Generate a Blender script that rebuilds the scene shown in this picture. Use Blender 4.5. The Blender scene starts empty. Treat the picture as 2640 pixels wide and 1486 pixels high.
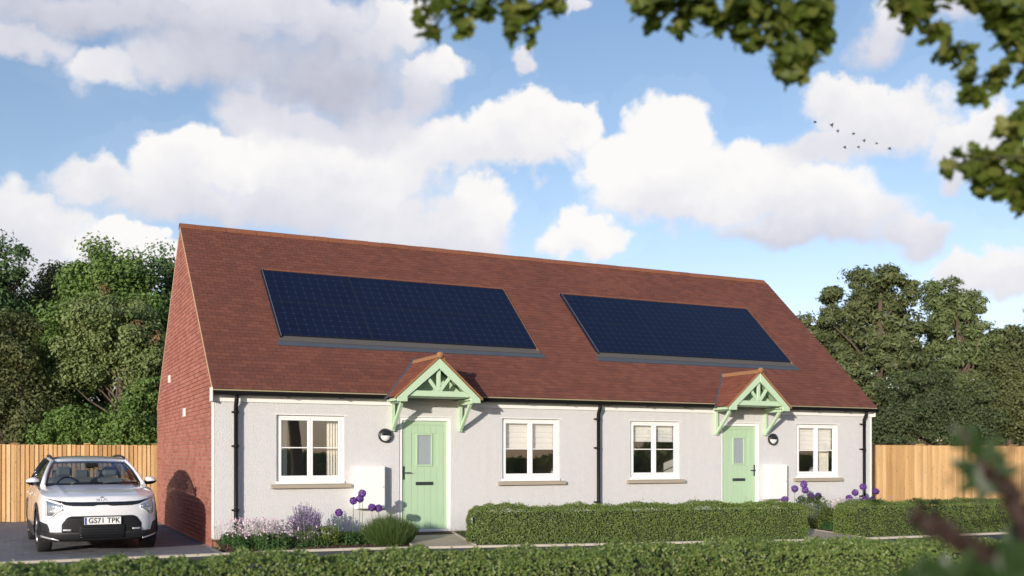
import bpy, bmesh, math, random
import numpy as np
from mathutils import Vector, Matrix

random.seed(7)
rng = np.random.default_rng(11)
R = math.radians
S = bpy.context.scene
COL = S.collection

# ------------------------------------------------------------------ camera
CAM = (-2.81, -17.16, 1.366)
FPX = 2591.0
YAW = math.atan(1260 / 2591.0)
FW = (math.sin(YAW), math.cos(YAW))
RT = (math.cos(YAW), -math.sin(YAW))
cd = bpy.data.cameras.new('camera')
cam = bpy.data.objects.new('camera', cd)
COL.objects.link(cam)
cam.location = CAM
cam.rotation_euler = (R(90), 0, -YAW)
cd.sensor_width = 36
cd.lens = 36 * FPX / 2640
cd.shift_y = (1179 - 743) / 2640
cd.clip_start = 0.05
cd.clip_end = 3000
cd.dof.use_dof = True
cd.dof.focus_distance = 18.5
cd.dof.aperture_fstop = 1.1
S.camera = cam


def at(px, py, d):
    """a point of the place at viewing depth d (metres)"""
    t = (px - 1320) / FPX
    return Vector((CAM[0] + d * (FW[0] + RT[0] * t), CAM[1] + d * (FW[1] + RT[1] * t), CAM[2] - (py - 1179) * d / FPX))


# ------------------------------------------------------------------ light
SUN_EL = R(10)
SUN_DIR = Vector((-.735 * math.cos(SUN_EL), -.678 * math.cos(SUN_EL), math.sin(SUN_EL)))
sl = bpy.data.lights.new('sun', 'SUN')
sl.energy = 4.9
sl.angle = R(0.6)
sl.color = (1.0, .92, .81)
so = bpy.data.objects.new('sun', sl)
COL.objects.link(so)
so.rotation_euler = (-SUN_DIR).to_track_quat('-Z', 'Y').to_euler()
S.view_settings.view_transform = 'Standard'
S.view_settings.look = 'None'
S.view_settings.exposure = 0.0
S.view_settings.gamma = 1.0
S.view_settings.use_curve_mapping = False


# ------------------------------------------------------------------ node helpers
class NT:
    def __init__(s, nt):
        s.nt = nt

    def n(s, typ, **kw):
        x = s.nt.nodes.new(typ)
        for k, v in kw.items():
            setattr(x, k, v)
        return x

    def l(s, a, b):
        s.nt.links.new(a, b)

    def put(s, sock, v):
        if hasattr(v, 'is_output') or isinstance(v, bpy.types.NodeSocket):
            s.l(v, sock)
        else:
            sock.default_value = v

    def math(s, op, a, b=0.0, c=None, clamp=False):
        x = s.n('ShaderNodeMath', operation=op)
        x.use_clamp = clamp
        s.put(x.inputs[0], a)
        s.put(x.inputs[1], b)
        if c is not None:
            s.put(x.inputs[2], c)
        return x.outputs[0]

    def mix(s, f, a, b, mode='MIX'):
        x = s.n('ShaderNodeMix', data_type='RGBA', blend_type=mode)
        s.put(x.inputs[0], f)
        s.put(x.inputs[6], a)
        s.put(x.inputs[7], b)
        return x.outputs[2]

    def ramp(s, f, stops, mode='LINEAR'):
        x = s.n('ShaderNodeValToRGB')
        x.color_ramp.interpolation = mode
        e = x.color_ramp.elements
        while len(e) < len(stops):
            e.new(.5)
        for i, (p, c) in enumerate(stops):
            e[i].position = p
            e[i].color = (*c, 1) if len(c) == 3 else c
        s.put(x.inputs[0], f)
        return x.outputs[0]

    def noise(s, scale, detail=4, rough=.55, vec=None, dist=0.0):
        x = s.n('ShaderNodeTexNoise')
        x.inputs['Scale'].default_value = scale
        x.inputs['Detail'].default_value = detail
        x.inputs['Roughness'].default_value = rough
        x.inputs['Distortion'].default_value = dist
        if vec is not None:
            s.l(vec, x.inputs['Vector'])
        return x


# ------------------------------------------------------------------ sky with clouds
w = bpy.data.worlds.new('World')
S.world = w
w.use_nodes = True
w.node_tree.nodes.clear()
W = NT(w.node_tree)
sky = W.n('ShaderNodeTexSky', sky_type='NISHITA')
sky.sun_disc = False
sky.sun_elevation = SUN_EL
sky.sun_rotation = math.atan2(SUN_DIR.x, SUN_DIR.y)
sky.altitude = 50
sky.air_density = 1.0
sky.dust_density = 0.4
sky.ozone_density = 2.0
geo = W.n('ShaderNodeTexCoord')
sep = W.n('ShaderNodeSeparateXYZ')
W.l(geo.outputs['Generated'], sep.inputs[0])
az = W.math('ARCTAN2', sep.outputs[0], sep.outputs[1])
hyp = W.math('SQRT', W.math('ADD', W.math('MULTIPLY', sep.outputs[0], sep.outputs[0]),
                            W.math('MULTIPLY', sep.outputs[1], sep.outputs[1])))
el = W.math('ARCTAN2', sep.outputs[2], hyp)
comb = W.n('ShaderNodeCombineXYZ')
W.l(az, comb.inputs[0])
W.l(el, comb.inputs[1])
P0 = comb.outputs[0]


def warp(vec, scale, amp, detail):
    nz = W.noise(scale, detail, .6, geo.outputs['Generated'])
    sub = W.n('ShaderNodeVectorMath', operation='SUBTRACT')
    W.l(nz.outputs['Color'], sub.inputs[0])
    sub.inputs[1].default_value = (.5, .5, .5)
    sc = W.n('ShaderNodeVectorMath', operation='SCALE')
    W.l(sub.outputs[0], sc.inputs[0])
    sc.inputs[3].default_value = amp
    ad = W.n('ShaderNodeVectorMath', operation='ADD')
    W.l(vec, ad.inputs[0])
    W.l(sc.outputs[0], ad.inputs[1])
    return ad.outputs[0]


Pw = warp(warp(P0, 7, .10, 3), 30, .045, 6)


def azel(px, py):
    dx = FW[0] + RT[0] * (px - 1320) / FPX
    dy = FW[1] + RT[1] * (px - 1320) / FPX
    return math.atan2(dx, dy), math.atan2((1179 - py) / FPX, math.hypot(dx, dy))


# x, y, half width, half height, tilt (deg), whiteness; clouds by where they stand in the sky
CL = [(250, 175, 160, 80, 0, .72), (420, 165, 150, 80, 0, .5), (60, 60, 160, 60, 0, .45), (560, 70, 300, 70, 0, .30), (860, 90, 220, 80, 0, .38), (700, 335, 150, 50, 10, .5), (860, 355, 200, 55, 0, .6), (1000, 345, 120, 60, 0, .75), (560, 150, 300, 125, 8, .18), (830, 210, 290, 165, 0, .08), (1010, 40, 110, 80, 0, .75),
      (250, 10, 420, 75, 0, .25), (1095, 165, 110, 75, 0, .88), (650, 10, 420, 80, 0, .5), (960, 310, 170, 75, 0, .35),
      (700, 300, 150, 60, 20, .55), (1060, 250, 90, 120, 0, .45),
      (240, 480, 150, 65, -8, .68), (480, 455, 190, 90, -8, .85), (660, 425, 190, 105, -10, 1), (900, 460, 320, 130, 0, .82),
      (1160, 400, 230, 95, -8, .88), (1370, 320, 130, 90, 0, 1), (1470, 320, 120, 75, 20, 1), (1250, 560, 110, 110, 0, .97),
      (1080, 610, 320, 95, 0, .6), (800, 560, 330, 90, 0, .45), (480, 550, 300, 75, 0, .6), (1330, 400, 180, 70, 0, .85),
      (1735, 330, 125, 100, 0, 1.15), (1640, 420, 150, 95, 0, 1.1), (1960, 400, 110, 85, 0, 1), (1900, 470, 380, 125, 6, 1),
      (2130, 540, 260, 105, 10, .7), (1740, 520, 230, 85, 5, .85), (2370, 600, 130, 60, 10, .6), (2080, 610, 330, 60, 6, .42),
      (2210, 225, 130, 85, 20, .8), (2300, 290, 170, 90, 15, .72), (2150, 340, 190, 75, 0, .6), (2520, 350, 170, 65, -8, .7),
      (1520, 615, 105, 68, 0, 1), (1340, 195, 45, 30, 0, .55), (80, 590, 190, 90, 10, .7), (60, 700, 260, 80, 0, .5),
      (300, 655, 100, 60, 0, .9), (400, 680, 80, 50, 0, .9), (2560, 700, 160, 65, 0, .8), (2290, 50, 90, 100, 0, .5),
      (2480, 30, 90, 90, 0, .5), (1500, 10, 60, 20, 0, .5), (2500, 420, 120, 60, 0, .55)]
num = den = dmax = None
for (px, py, rx, ry, ti, br) in CL:
    a, e = azel(px, py)
    cosl = math.cos(e)
    ctr = abs(math.atan2(px - 1320, FPX))
    kx = math.cos(ctr) ** 2
    mp = W.n('ShaderNodeMapping', vector_type='TEXTURE')
    mp.inputs['Location'].default_value = (a, e, 0)
    mp.inputs['Rotation'].default_value = (0, 0, R(-ti))
    mp.inputs['Scale'].default_value = (1.42 * rx / FPX * kx, 1.42 * ry / FPX * cosl * cosl, 1)
    W.l(Pw, mp.inputs[0])
    gr = W.n('ShaderNodeTexGradient', gradient_type='SPHERICAL')
    W.l(mp.outputs[0], gr.inputs[0])
    g = gr.outputs['Fac']
    # lit from above: whiteness rises towards each cloud's upper half
    sp = W.n('ShaderNodeSeparateXYZ')
    W.l(mp.outputs[0], sp.inputs[0])
    b = W.math('MULTIPLY_ADD', sp.outputs[1], .34, br)
    g2 = W.math('MULTIPLY', g, g)
    num = W.math('MULTIPLY_ADD', g2, b, num if num is not None else 0.0)
    den = W.math('ADD', g2, den) if den is not None else W.math('ADD', g2, 0.0005)
    dmax = W.math('SMOOTH_MAX', g, dmax, .12) if dmax is not None else g
white = W.math('DIVIDE', num, den)
# the same kind of clouds all round, beyond what the frame shows
gn = W.noise(2.6, 7, .55, geo.outputs['Generated'])
adist = W.math('ABSOLUTE', W.math('SUBTRACT', az, YAW))
outside = W.math('MULTIPLY', W.math('SUBTRACT', adist, .52), 5.0, clamp=True)
above = W.math('MULTIPLY', W.math('SUBTRACT', el, .46), 6.0, clamp=True)
outside = W.math('MAXIMUM', outside, above)
gen = W.math('MULTIPLY', W.math('SUBTRACT', gn.outputs['Fac'], .40), 2.2, clamp=True)
dens = W.math('MAXIMUM', W.math('MULTIPLY', dmax, W.math('SUBTRACT', 1.0, W.math('MULTIPLY', above, .5))), W.math('MULTIPLY', gen, outside))
fb = W.noise(9, 9, .62, geo.outputs['Generated'])
fb2 = W.noise(24, 9, .66, geo.outputs['Generated'])
dens = W.math('ADD', dens, W.math('MULTIPLY', W.math('SUBTRACT', fb.outputs['Fac'], .5), .34))
dens = W.math('ADD', dens, W.math('MULTIPLY', W.math('SUBTRACT', fb2.outputs['Fac'], .5), .22))
wclamp = W.math('ADD', white, 0, clamp=True)
# crisp bright heads, soft grey flanks
width = W.math('SUBTRACT', .60, W.math('MULTIPLY', wclamp, .38))
mask = W.math('DIVIDE', W.math('SUBTRACT', dens, .25), width, clamp=True)
mask = W.math('SMOOTHSTEP', mask, 0, 1) if False else W.math('MULTIPLY', W.math('MULTIPLY', mask, mask), W.math('SUBTRACT', 3.0, W.math('MULTIPLY', mask, 2.0)))
veil_n = W.noise(3.0, 3, .5, geo.outputs['Generated'])
veil = W.math('MULTIPLY', W.math('SUBTRACT', veil_n.outputs['Fac'], .28), 1.6, clamp=True)
mask = W.math('MAXIMUM', W.math('MULTIPLY', mask, .97), W.math('MULTIPLY', veil, .16))
wn = W.math('ADD', white, W.math('MULTIPLY', W.math('SUBTRACT', fb.outputs['Fac'], .5), .75))
wn = W.math('ADD', wn, W.math('MULTIPLY', W.math('SUBTRACT', fb2.outputs['Fac'], .5), .28), clamp=True)
SK = .1
cc = W.ramp(wn, [(0, (.52 / SK, .53 / SK, .63 / SK)), (.35, (.68 / SK, .69 / SK, .77 / SK)), (.7, (.84 / SK, .83 / SK, .87 / SK)), (1, (1.0 / SK, .975 / SK, .95 / SK))])
# blue: deeper overhead, pale towards the horizon
tint = W.ramp(W.math('DIVIDE', el, .60), [(0, (2.35, 2.05, 2.45)), (.22, (2.45, 2.02, 2.25)), (.42, (2.25, 2.0, 2.05)), (.65, (2.1, 1.95, 2.0)), (1, (1.6, 1.72, 2.1))])
blue = W.mix(1.0, sky.outputs[0], tint, 'MULTIPLY')
bg = W.n('ShaderNodeBackground')
W.l(W.mix(mask, blue, cc), bg.inputs[0])
bg.inputs[1].default_value = SK
wo = W.n('ShaderNodeOutputWorld')
W.l(bg.outputs[0], wo.inputs[0])


# ------------------------------------------------------------------ materials
def new_mat(name):
    m = bpy.data.materials.new(name)
    m.use_nodes = True
    m.node_tree.nodes.clear()
    N = NT(m.node_tree)
    out = N.n('ShaderNodeOutputMaterial')
    b = N.n('ShaderNodeBsdfPrincipled')
    N.l(b.outputs[0], out.inputs[0])
    return m, N, b, out


def rnd(N):
    g = N.n('ShaderNodeNewGeometry')
    o = N.n('ShaderNodeObjectInfo')
    return N.math('FRACT', N.math('ADD', g.outputs['Random Per Island'], o.outputs['Random']))


def wpos(N):
    return N.n('ShaderNodeNewGeometry').outputs['Position']


def mat_plain(name, col, rough=.5, var=.06, scale=6, bump=0.0, bscale=60, metal=0, coat=0, spec=.5):
    m, N, b, out = new_mat(name)
    p = wpos(N)
    nz = N.noise(scale, 5, .6, p)
    f = N.math('MULTIPLY_ADD', nz.outputs['Fac'], 2 * var, 1 - var)
    mx = N.n('ShaderNodeVectorMath', operation='SCALE')
    mx.inputs[0].default_value = col
    N.l(f, mx.inputs[3])
    N.l(mx.outputs[0], b.inputs['Base Color'])
    rr = N.math('MULTIPLY_ADD', nz.outputs['Fac'], .16, rough - .08)
    N.l(rr, b.inputs['Roughness'])
    b.inputs['Metallic'].default_value = metal
    b.inputs['Coat Weight'].default_value = coat
    b.inputs['Coat Roughness'].default_value = .05
    b.inputs['Specular IOR Level'].default_value = spec
    if bump:
        n2 = N.noise(bscale, 4, .6, p)
        bp = N.n('ShaderNodeBump')
        bp.inputs['Strength'].default_value = bump
        bp.inputs['Distance'].default_value = .01
        N.l(n2.outputs['Fac'], bp.inputs['Height'])
        N.l(bp.outputs[0], b.inputs['Normal'])
    return m


def mat_pieces(name, cols, rough=.8, patch=.35, pscale=1.2, bump=.3, bscale=90, stretch=(1, 1, 1), streak=0.0):
    """pieces whose colour differs one from the next, with broad weathering over them"""
    m, N, b, out = new_mat(name)
    p = wpos(N)
    n = len(cols)
    c = N.ramp(rnd(N), [(i / (n - 1), cc_) for i, cc_ in enumerate(cols)])
    mp = N.n('ShaderNodeMapping')
    mp.inputs['Scale'].default_value = stretch
    N.l(p, mp.inputs[0])
    nz = N.noise(pscale, 5, .6, mp.outputs[0])
    f = N.math('MULTIPLY_ADD', nz.outputs['Fac'], 2 * patch, 1 - patch)
    nf = N.noise(28, 3, .6, p)
    f = N.math('MULTIPLY', f, N.math('MULTIPLY_ADD', nf.outputs['Fac'], .4, .8))
    if streak:
        m3 = N.n('ShaderNodeMapping')
        m3.inputs['Scale'].default_value = (26, 26, 1.1)
        N.l(p, m3.inputs[0])
        n3 = N.noise(1.0, 4, .6, m3.outputs[0])
        f = N.math('MULTIPLY', f, N.math('MULTIPLY_ADD', n3.outputs['Fac'], 2 * streak, 1 - streak))
    vm = N.n('ShaderNodeVectorMath', operation='SCALE')
    N.l(c, vm.inputs[0])
    N.l(f, vm.inputs[3])
    N.l(vm.outputs[0], b.inputs['Base Color'])
    b.inputs['Roughness'].default_value = rough
    b.inputs['Specular IOR Level'].default_value = .3
    n2 = N.noise(bscale, 4, .65, p)
    bp = N.n('ShaderNodeBump')
    bp.inputs['Strength'].default_value = bump
    bp.inputs['Distance'].default_value = .006
    N.l(n2.outputs['Fac'], bp.inputs['Height'])
    N.l(bp.outputs[0], b.inputs['Normal'])
    return m


def mat_leaf(name, cols, rough=.5, trans=.3, patch=.25, pscale=.8):
    m, N, b, out = new_mat(name)
    n = len(cols)
    c = N.ramp(rnd(N), [(i / (n - 1), cc_) for i, cc_ in enumerate(cols)])
    nz = N.noise(pscale, 3, .5, wpos(N))
    f = N.math('MULTIPLY_ADD', nz.outputs['Fac'], 2 * patch, 1 - patch)
    vm = N.n('ShaderNodeVectorMath', operation='SCALE')
    N.l(c, vm.inputs[0])
    N.l(f, vm.inputs[3])
    N.l(vm.outputs[0], b.inputs['Base Color'])
    b.inputs['Roughness'].default_value = rough
    b.inputs['Specular IOR Level'].default_value = .35
    tr = N.n('ShaderNodeBsdfTranslucent')
    tc = N.mix(.5, vm.outputs[0], (.25, .32, .04, 1))
    N.l(tc, tr.inputs[0])
    ms = N.n('ShaderNodeMixShader')
    ms.inputs[0].default_value = trans
    N.l(b.outputs[0], ms.inputs[1])
    N.l(tr.outputs[0], ms.inputs[2])
    N.l(ms.outputs[0], out.inputs[0])
    return m


def mat_glass(name, tint=(.85, .9, .9), refl=1.0, rough=.0, ior=1.5):
    m, N, b, out = new_mat(name)
    N.nt.nodes.remove(b)
    t = N.n('ShaderNodeBsdfTransparent')
    t.inputs[0].default_value = (*tint, 1)
    g = N.n('ShaderNodeBsdfGlossy')
    g.inputs['Roughness'].default_value = rough
    ge = N.n('ShaderNodeNewGeometry')
    dt = N.n('ShaderNodeVectorMath', operation='DOT_PRODUCT')
    N.l(ge.outputs['Incoming'], dt.inputs[0])
    N.l(ge.outputs['Normal'], dt.inputs[1])
    c_ = N.math('SUBTRACT', 1.0, N.math('ABSOLUTE', dt.outputs['Value']), clamp=True)
    fr = N.math('MULTIPLY_ADD', N.math('POWER', c_, 5.0), .95, .045)
    f = N.math('MULTIPLY', fr, refl, clamp=True)
    wn_ = N.noise(1.3, 2, .5, wpos(N))
    bp = N.n('ShaderNodeBump')
    bp.inputs['Strength'].default_value = .02
    bp.inputs['Distance'].default_value = .02
    N.l(wn_.outputs['Fac'], bp.inputs['Height'])
    N.l(bp.outputs[0], g.inputs['Normal'])
    ms = N.n('ShaderNodeMixShader')
    N.l(f, ms.inputs[0])
    N.l(t.outputs[0], ms.inputs[1])
    N.l(g.outputs[0], ms.inputs[2])
    N.l(ms.outputs[0], out.inputs[0])
    return m


M = {}
M['render'] = mat_plain('pale_render', (.580, .574, .570), .9, .08, 9, 1.0, 38, spec=.2)
def weather(m, zlo=.02, zhi=.40, streak=.05, dirt=.14):
    nt = m.node_tree
    N = NT(nt)
    b = [n for n in nt.nodes if n.type == 'BSDF_PRINCIPLED'][0]
    src = b.inputs['Base Color'].links[0].from_socket
    p = wpos(N)
    sx = N.n('ShaderNodeSeparateXYZ')
    N.l(p, sx.inputs[0])
    mp = N.n('ShaderNodeMapping')
    mp.inputs['Scale'].default_value = (9, 9, .55)
    N.l(p, mp.inputs[0])
    st = N.noise(1, 5, .6, mp.outputs[0])
    f1 = N.math('MULTIPLY_ADD', st.outputs['Fac'], -2 * streak, 1 + streak)
    dn = N.noise(5, 5, .6, p)
    hgt = N.math('ADD', zhi, N.math('MULTIPLY', N.math('SUBTRACT', dn.outputs['Fac'], .5), .5))
    k = N.math('DIVIDE', N.math('SUBTRACT', hgt, sx.outputs[2]), zhi, clamp=True)
    f2 = N.math('SUBTRACT', 1.0, N.math('MULTIPLY', N.math('MULTIPLY', k, k), dirt))
    vm = N.n('ShaderNodeVectorMath', operation='SCALE')
    N.l(src, vm.inputs[0])
    N.l(N.math('MULTIPLY', f1, f2), vm.inputs[3])
    N.l(vm.outputs[0], b.inputs['Base Color'])


weather(M['render'])
M['white'] = mat_plain('white_upvc', (.80, .80, .78), .35, .02, 4)
M['whitewood'] = mat_plain('white_fascia', (.78, .78, .75), .45, .03, 3)
M['stone'] = mat_plain('beige_cast_stone', (.36, .31, .24), .8, .1, 8, .4, 60)
M['brick'] = mat_pieces('red_brick', [(.325, .120, .086), (.37, .145, .106), (.40, .165, .122), (.34, .13, .096), (.285, .105, .078)], .85, .16, .7, .35, 70)
M['mortar'] = mat_plain('mortar', (.41, .31, .25), .95, .08, 6, .4, 90)
M['tile'] = mat_pieces('clay_roof_tile', [(.140, .052, .036), (.164, .060, .041), (.184, .069, .047), (.155, .058, .041), (.136, .053, .040)], .82, .2, .55, .3, 60, (1, 1, 1))
M['porchtile'] = mat_pieces('porch_roof_tile', [(.18, .058, .036), (.21, .070, .043), (.24, .084, .050)], .82, .18, .9, .3, 60)
M['ridge'] = mat_pieces('ridge_tile_clay', [(.20, .075, .040), (.25, .095, .048), (.22, .085, .042)], .8, .2, 1.2, .3, 50)
M['orange'] = mat_plain('weathered_orange_clay', (.31, .15, .065), .8, .15, 9, .3, 60)
M['eave'] = mat_plain('pale_eave_strip', (.34, .29, .17), .7, .1, 4)
M['verge'] = mat_plain('verge_mortar', (.48, .35, .22), .9, .12, 5, .3, 60)
M['black'] = mat_plain('black_upvc', (.006, .006, .0065), .6, .1, 5, spec=.25)
M['blackmetal'] = mat_plain('black_metal', (.02, .02, .022), .3, .1, 5)
M['green'] = mat_plain('sage_green_paint', (.455, .605, .415), .45, .05, 3)
M['greendoor'] = mat_plain('green_door_skin', (.40, .555, .365), .42, .05, 3, .12, 50)
M['lead'] = mat_plain('grey_lead_flashing', (.065, .078, .10), .6, .12, 3, .2, 20)
M['leadb'] = mat_plain('brown_grey_apron', (.095, .088, .078), .6, .1, 2)
M['pv'] = mat_plain('pv_backing', (.022, .029, .056), .3, .1, 2, spec=.6)
M['cell'] = mat_pieces('pv_cell', [(.004, .007, .022), (.005, .009, .028), (.0045, .008, .025)], .3, .1, 1, .0)
M['pvframe'] = mat_plain('pv_frame', (.010, .013, .028), .4, .1, 3)
M['alu'] = mat_plain('aluminium', (.5, .5, .5), .35, .05, 4, metal=.8)
M['glass'] = mat_glass('window_glass', (.95, .96, .96), 5.5)
M['frost'] = mat_plain('frosted_glass', (.30, .34, .36), .25, .1, 5)
M['doorsl'] = mat_plain('dark_pewter', (.05, .06, .065), .35, .1, 5, metal=.4)
M['room'] = mat_plain('room_wall', (.72, .71, .68), .9, .05, 2)
M['curtain'] = mat_plain('cream_curtain', (.84, .81, .72), .9, .05, 5)
M['blind'] = mat_plain('cream_blind', (.88, .87, .83), .9, .03, 5)
M['fence'] = mat_pieces('softwood_board', [(.34, .19, .075), (.56, .345, .155), (.63, .415, .20), (.43, .255, .105), (.58, .365, .17), (.38, .215, .085)], .75, .14, 2, .3, 60, (1, 1, .3), .34)
def knots(m):
    N = NT(m.node_tree)
    b = [n for n in N.nt.nodes if n.type == 'BSDF_PRINCIPLED'][0]
    src = b.inputs['Base Color'].links[0].from_socket
    mp = N.n('ShaderNodeMapping')
    mp.inputs['Scale'].default_value = (11, 11, 5)
    N.l(wpos(N), mp.inputs[0])
    v = N.n('ShaderNodeTexVoronoi')
    v.inputs['Scale'].default_value = 1.0
    N.l(mp.outputs[0], v.inputs['Vector'])
    f = N.math('MULTIPLY', N.math('SUBTRACT', v.outputs['Distance'], .06), 9.0, clamp=True)
    f = N.math('MULTIPLY_ADD', f, .45, .55)
    vm = N.n('ShaderNodeVectorMath', operation='SCALE')
    N.l(src, vm.inputs[0])
    N.l(f, vm.inputs[3])
    N.l(vm.outputs[0], b.inputs['Base Color'])


knots(M['fence'])
M['asphalt'] = mat_plain('asphalt', (.075, .077, .085), .92, .15, 5, .6, 120)
M['paver'] = mat_pieces('grey_block_paver', [(.155, .155, .165), (.175, .175, .187), (.19, .19, .20), (.165, .165, .175)], .85, .16, .8, .25, 80)
M['kerb'] = mat_pieces('concrete_edging', [(.42, .37, .30), (.48, .43, .35)], .9, .15, 2, .4, 60)
M['path'] = mat_plain('concrete_path', (.44, .37, .265), .9, .14, 4, .4, 60)
M['soil'] = mat_plain('bark_mulch', (.06, .035, .022), .95, .35, 12, 1.0, 40)
M['field'] = mat_plain('rough_grass', (.095, .115, .035), .95, .3, 1.2, 1.0, 15)
M['bark'] = mat_plain('tree_bark', (.10, .075, .052), .95, .25, 8, .8, 25)
M['twig'] = mat_plain('hedge_twigs', (.035, .045, .016), .95, .3, 8)
M['redstem'] = mat_plain('reddish_stem', (.045, .020, .018), .7, .3, 30)
M['hedge'] = mat_leaf('hedge_leaf', [(.085, .135, .026), (.130, .190, .042), (.175, .235, .058), (.10, .155, .034), (.23, .27, .085)], .42, .25, .18, .9)
M['hedge2'] = mat_leaf('front_hedge_leaf', [(.075, .130, .028), (.125, .185, .042), (.170, .225, .058), (.085, .145, .034), (.26, .28, .10)], .40, .25, .2, .9)
M['maple'] = mat_leaf('maple_leaf', [(.080, .150, .034), (.125, .210, .046), (.160, .250, .060), (.095, .170, .042)], .5, .22)
M['ash'] = mat_leaf('grey_green_leaf', [(.110, .155, .050), (.165, .215, .072), (.210, .260, .094), (.135, .180, .062)], .5, .2)
M['russet'] = mat_leaf('russet_green_leaf', [(.085, .098, .036), (.115, .130, .048), (.135, .150, .056), (.070, .092, .034)], .6, .2)
M['deep'] = mat_leaf('blue_green_leaf', [(.058, .110, .042), (.088, .155, .056), (.110, .180, .068)], .45, .2)
M['darkolive'] = mat_leaf('dark_olive_leaf', [(.042, .060, .024), (.065, .088, .034), (.080, .105, .042), (.048, .066, .030)], .6, .1)
M['rust'] = mat_leaf('rust_leaf', [(.22, .12, .05), (.18, .11, .05), (.14, .10, .04)], .6, .2)
M['pine'] = mat_leaf('pine_needle', [(.062, .085, .033), (.098, .126, .046), (.130, .158, .058), (.056, .076, .034), (.155, .160, .062)], .55, .12, .25, .5)
M['pine2'] = mat_leaf('bright_pine_needle', [(.080, .115, .040), (.125, .165, .058), (.155, .195, .075), (.075, .10, .040)], .55, .12, .25, .5)
M['oak'] = mat_leaf('oak_leaf', [(.085, .130, .020), (.125, .175, .028), (.160, .205, .040), (.23, .24, .055)], .5, .55, .2, 2)
M['lowleaf'] = mat_leaf('ground_cover_leaf', [(.030, .075, .020), (.050, .110, .028), (.040, .090, .022)], .5, .2)
M['lime'] = mat_leaf('lime_shrub_leaf', [(.12, .17, .03), (.17, .22, .045), (.10, .14, .03)], .5, .25)
M['spiky'] = mat_leaf('spiky_green_blade', [(.045, .085, .020), (.072, .120, .028), (.095, .145, .040)], .5, .25)
M['greystem'] = mat_leaf('grey_green_stem', [(.16, .19, .11), (.20, .24, .13), (.12, .16, .09)], .6, .2)
M['pinkfl'] = mat_leaf('pink_petal', [(.60, .38, .52), (.72, .52, .64), (.80, .66, .72)], .6, .3)
M['whitefl'] = mat_leaf('white_petal', [(.80, .70, .68), (.72, .56, .60), (.82, .78, .74)], .6, .3)
M['lav'] = mat_leaf('lavender_floret', [(.24, .15, .38), (.32, .22, .46), (.38, .28, .50)], .6, .2)
M['allium'] = mat_leaf('allium_floret', [(.12, .045, .26), (.17, .07, .34), (.14, .05, .30)], .6, .2)
M['stem'] = mat_plain('flower_stem', (.10, .17, .05), .6, .1, 9)
M['bird'] = mat_plain('bird_plumage', (.05, .045, .04), .9, .1, 9)
M['grass'] = mat_leaf('grass_blade', [(.035, .07, .015), (.055, .10, .02), (.05, .085, .018)], .6, .2)


# ------------------------------------------------------------------ object helpers
def tag(o, label=None, cat=None, group=None, kind=None):
    if label: o['label'] = label
    if cat: o['category'] = cat
    if group: o['group'] = group
    if kind: o['kind'] = kind
    return o


def thing(name, loc, label, cat, group=None, kind=None, rz=0):
    o = bpy.data.objects.new(name, None)
    COL.objects.link(o)
    o.location = loc
    o.rotation_euler = (0, 0, rz)
    o.empty_display_size = .1
    return tag(o, label, cat, group, kind)


def link(name, me, parent=None, local=False):
    o = bpy.data.objects.new(name, me)
    COL.objects.link(o)
    if parent is not None:
        o.parent = parent
        if parent.type == 'EMPTY' and not local:
            o.matrix_parent_inverse = Matrix.Translation(-Vector(parent.location))
    return o


def dup_thing(root, loc):
    r = root.copy()
    COL.objects.link(r)
    r.location = loc
    for ch in list(root.children):
        c = ch.copy()
        COL.objects.link(c)
        c.parent = r
        for g in list(ch.children):
            d = g.copy()
            COL.objects.link(d)
            d.parent = c
    return r


def arrays_mesh(name, V, F, mat):
    """V (n,3); F (m,k) all faces with k corners"""
    V = np.asarray(V, dtype=np.float32)
    F = np.asarray(F, dtype=np.int32)
    me = bpy.data.meshes.new(name)
    me.vertices.add(len(V))
    me.vertices.foreach_set('co', V.ravel())
    k = F.shape[1]
    me.loops.add(F.size)
    me.loops.foreach_set('vertex_index', F.ravel())
    me.polygons.add(len(F))
    me.polygons.foreach_set('loop_start', np.arange(0, F.size, k, dtype=np.int32))
    me.polygons.foreach_set('loop_total', np.full(len(F), k, dtype=np.int32))
    me.polygons.foreach_set('use_smooth', np.zeros(len(F), dtype=bool))
    me.update(calc_edges=True)
    me.materials.append(mat)
    return me


def inst_arrays(bv, bf, O, A):
    bv = np.asarray(bv, float)
    bf = np.asarray(bf)
    V = np.einsum('mj,njk->nmk', bv, A) + O[:, None, :]
    n, m = len(O), len(bv)
    F = bf[None] + (np.arange(n) * m)[:, None, None]
    return V.reshape(-1, 3), F.reshape(-1, bf.shape[1])


LEAF_V = [(0, -.5, 0), (.30, .0, .10), (0, .5, 0), (-.30, .0, .10)]
LEAF_F = [(0, 1, 2), (0, 2, 3)]
BLADE_V = [(-.05, 0, 0), (.05, 0, 0), (.035, .55, .06), (-.035, .55, .06), (0, 1, .22)]


def frames(Nrm, rs=None):
    n = len(Nrm)
    Nrm = Nrm / np.maximum(np.linalg.norm(Nrm, axis=1, keepdims=True), 1e-6)
    r = rng.normal(size=(n, 3)) if rs is None else rs
    U = np.cross(Nrm, r)
    U /= np.maximum(np.linalg.norm(U, axis=1, keepdims=True), 1e-6)
    Vv = np.cross(Nrm, U)
    return np.stack([U, Vv, Nrm], axis=1)


def leaves(name, P, Nrm, size, mat, parent, kind='stuff', bv=LEAF_V, bf=LEAF_F):
    A = frames(Nrm) * (np.asarray(size).reshape(-1, 1, 1) if np.ndim(size) else size)
    V, F = inst_arrays(bv, bf, P, A)
    o = link(name, arrays_mesh(name, V, F, mat), parent)
    if kind: o['kind'] = kind
    return o


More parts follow.
